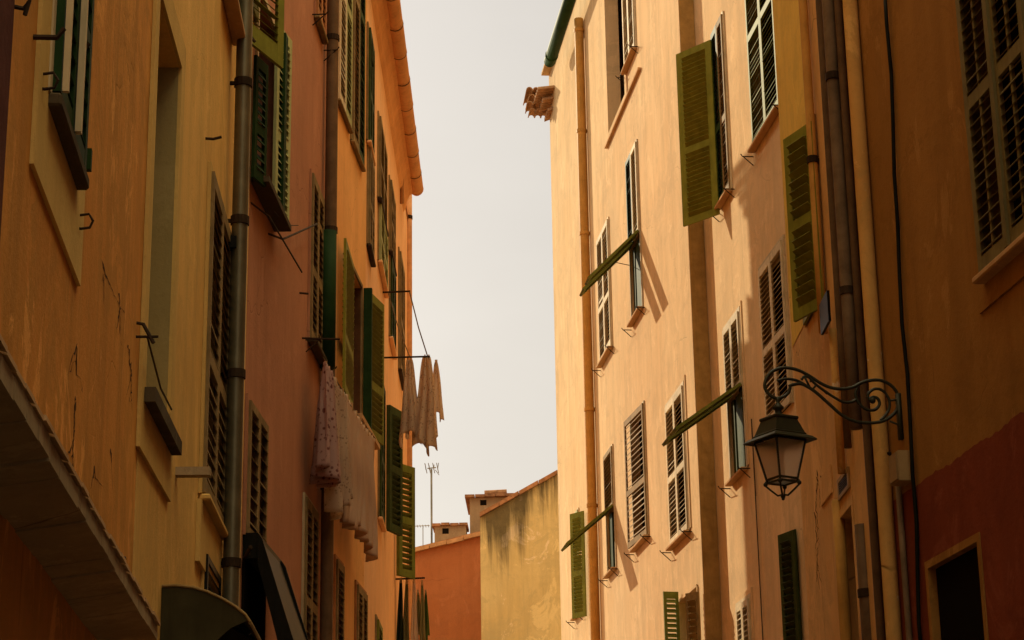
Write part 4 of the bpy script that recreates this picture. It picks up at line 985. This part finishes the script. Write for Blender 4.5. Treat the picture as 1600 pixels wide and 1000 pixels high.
# ================================================================ laundry
def cloth(name, label, A, Bp, down, mat, folds=5, amp=.05, gather=1.0, sag=.04, group=None, hem=None, flare=0, seed=0, nx=64, ny=30, th=.002):
    """sheet hung between two world points; folds deepen towards the hem, gather < 1 pinches the top edge"""
    rnd = random.Random(seed); A, Bp = Vector(A), Vector(Bp); d = Bp - A; L = d.length; t = d.normalized(); nrm = Vector((-t.y, t.x, 0)).normalized()
    ph = [rnd.uniform(0, 6.28) for _ in range(4)]; bm = B(); V = []
    for j in range(ny + 1):
        v = j / ny; row = []
        for i in range(nx + 1):
            a = i / nx; wd = gather + (1 - gather) * (v ** .7) + flare * v
            s_ = .5 + (a - .5) * wd + .012 * sin(9 * v + ph[0])
            f = amp * (.18 + .82 * v ** .8) * (sin(a * folds * 2 * pi + ph[1] + .7 * sin(2.2 * v + ph[2])) + .45 * sin(a * folds * 4.7 + ph[3] + 1.5 * v))
            dn = down * (1 + (.10 * sin(a * 5 + ph[2]) + .04 * sin(a * 17 + ph[3])) * (hem if hem is not None else 1))
            p = A + d * s_ + nrm * f + t * (amp * .5 * v * sin(a * folds * 6.28 + ph[1] + 1.2)) - Vector((0, 0, dn * v + sag * sin(pi * a)))
            row.append(bm.verts.new(p))
        V.append(row)
    for j in range(ny):
        for i in range(nx): bm.faces.new((V[j][i], V[j][i + 1], V[j + 1][i + 1], V[j + 1][i]))
    o = obj(name, bm, mat, None, True)
    for k in range(max(2, int(L * gather / .28))):
        a = (k + .5) / max(2, int(L * gather / .28)); s_ = .5 + (a - .5) * gather; p = A + d * s_ - Vector((0, 0, sag * sin(pi * a)))
        bm = B(); box(bm, (-.008, -.012, -.045), (.008, .012, .03), lambda x, y, z: p + t * x + nrm * y + Vector((0, 0, z)))
        obj('clothes_peg', bm, 'stone', o)
    md = o.modifiers.new('thick', 'SOLIDIFY'); md.thickness = th
    return tag(o, label, 'laundry', group)
def rope(pts, label, r=.006):
    bm = B(); tube(bm, pts, r, 5); return tag(obj('clothes_line', bm, 'rope'), label, 'clothes line')
OFF = .22
def L3(x, y, o=OFF): u, z = FL3.hit(x, y, o); return FL3.W(u, o, z)
p0, p1 = L3(505, 562), L3(586, 688)
zm = (p0.z + p1.z) / 2
rope([p0 + Vector((0, 0, .02)), (p0 + p1) / 2 - Vector((0, 0, .03)), p1 + Vector((0, 0, .02))], 'clothes line stretched along the orange house above the hanging sheets')
def seg(xa, xb):
    f = lambda x: min(((L3(x, 500 + k * 2).z - (p0.z + (p1.z - p0.z) * ((x - 505) / 81))) ** 2, 500 + k * 2) for k in range(140))[1]
    return L3(xa, f(xa)), L3(xb, f(xb))
def dlen(x, y, A): 
    rr = hypot(A.x - CAM.x, A.y - CAM.y); return A.z - at(x, y, rr).z
GL = 'laundry hung along the orange house'
a, b = seg(503, 519); cloth('hanging_cloth', 'pinkish printed cloth, nearest and left of the drying laundry', a, b, dlen(512, 745, (a + b) / 2), 'c_pink', 5, .10, .6, .02, GL, .5, 0, 1)
a, b = seg(518, 541); cloth('hanging_cloth', 'long cream cloth folded narrow, between the pink print and the wide sheet', a, b, dlen(532, 790, (a + b) / 2), 'c_lace', 6, .06, .9, .03, GL, 1, 0, 2)
a, b = seg(539, 584); cloth('hanging_sheet', 'wide cream sheet hanging lowest over the orange wall', a, b, dlen(562, 838, (a + b) / 2), 'c_cream', 10, .05, 1, .04, GL, .7, 0, 3)
u1_, o1_, z1_ = rods4[0]; u2_, o2_, z2_ = rods4[1]
ra, rb = FL4.W(u1_, o1_ - .01, z1_), FL4.W(u2_, o2_ - .03, z2_)
rope([ra, (ra + rb) / 2 - Vector((0, 0, .05)), rb], 'thin line sloping from the short rail to the long rail against the sky', .008)
ra2 = FL4.W(u1_, o1_ - .28, z1_); rb2 = FL4.W(u2_, o2_ - .25, z2_)
rope([ra2, (ra2 + rb2) / 2 - Vector((0, 0, .06)), rb2], 'inner line of the two sloping to the long rail', .006)
GF = 'laundry pinched on the far rail'
R2d = hypot(FL4.W(u2_, o2_, 0).x, FL4.W(u2_, o2_, 0).y)
def pinch(name, label, xt, yt, xl, xr, yb, mat, dr, seed, g, folds=3, amp=.08, gather=.36):
    rr = R2d + dr; A, Bq = at(xl, yt, rr), at(xr, yt, rr); zt = at(xt, yt, rr).z; A.z = Bq.z = zt
    cloth(name, label, A, Bq, zt - at((xl + xr) / 2, yb, rr).z, mat, folds, amp, gather, .0, g, .9, .12, seed, 40, 26)
pinch('hanging_cloth', 'lace printed cloth nearest the apricot wall on the long rail', 641, 562, 626, 653, 690, 'c_lace', .05, 4, GF)
pinch('hanging_cloth', 'lace printed cloth in the middle of the long rail, hanging lowest against the sky', 668, 558, 650, 684, 694, 'c_lace', .02, 5, GF)
pinch('hanging_cloth', 'short lace printed cloth at the outer tip of the long rail', 675, 566, 671, 692, 652, 'c_lace', .3, 6, GF, 2, .05, .2)
GB = 'narrow cloths on the lowest rail'
u3, o3, z3 = rods4[2]; R2d = hypot(FL4.W(u3, o3, 0).x, FL4.W(u3, o3, 0).y)
for k, (xl, xr, yt, yb, m, lb, dr) in enumerate(((621, 632, 906, 1030, 'c_dark', 'dark green cloth, leftmost on the lowest rail', 0), (630, 641, 908, 1040, 'c_olive', 'olive cloth beside the dark green one on the lowest rail', .1),
        (641, 652, 906, 1040, 'c_cream', 'pale cloth in the middle of the lowest rail', 0), (649, 657, 925, 985, 'c_olive', 'short olive cloth between the pale and green cloths', .2),
        (655, 664, 910, 1010, 'c_olive', 'second olive cloth from the right on the lowest rail', .05), (661, 669, 925, 1000, 'c_green', 'bright green cloth, rightmost on the lowest rail', .15))):
    pinch('hanging_cloth', lb, (xl + xr) / 2, yt, xl, xr, yb, m, dr, 20 + k, GB, 2, .05, .3)
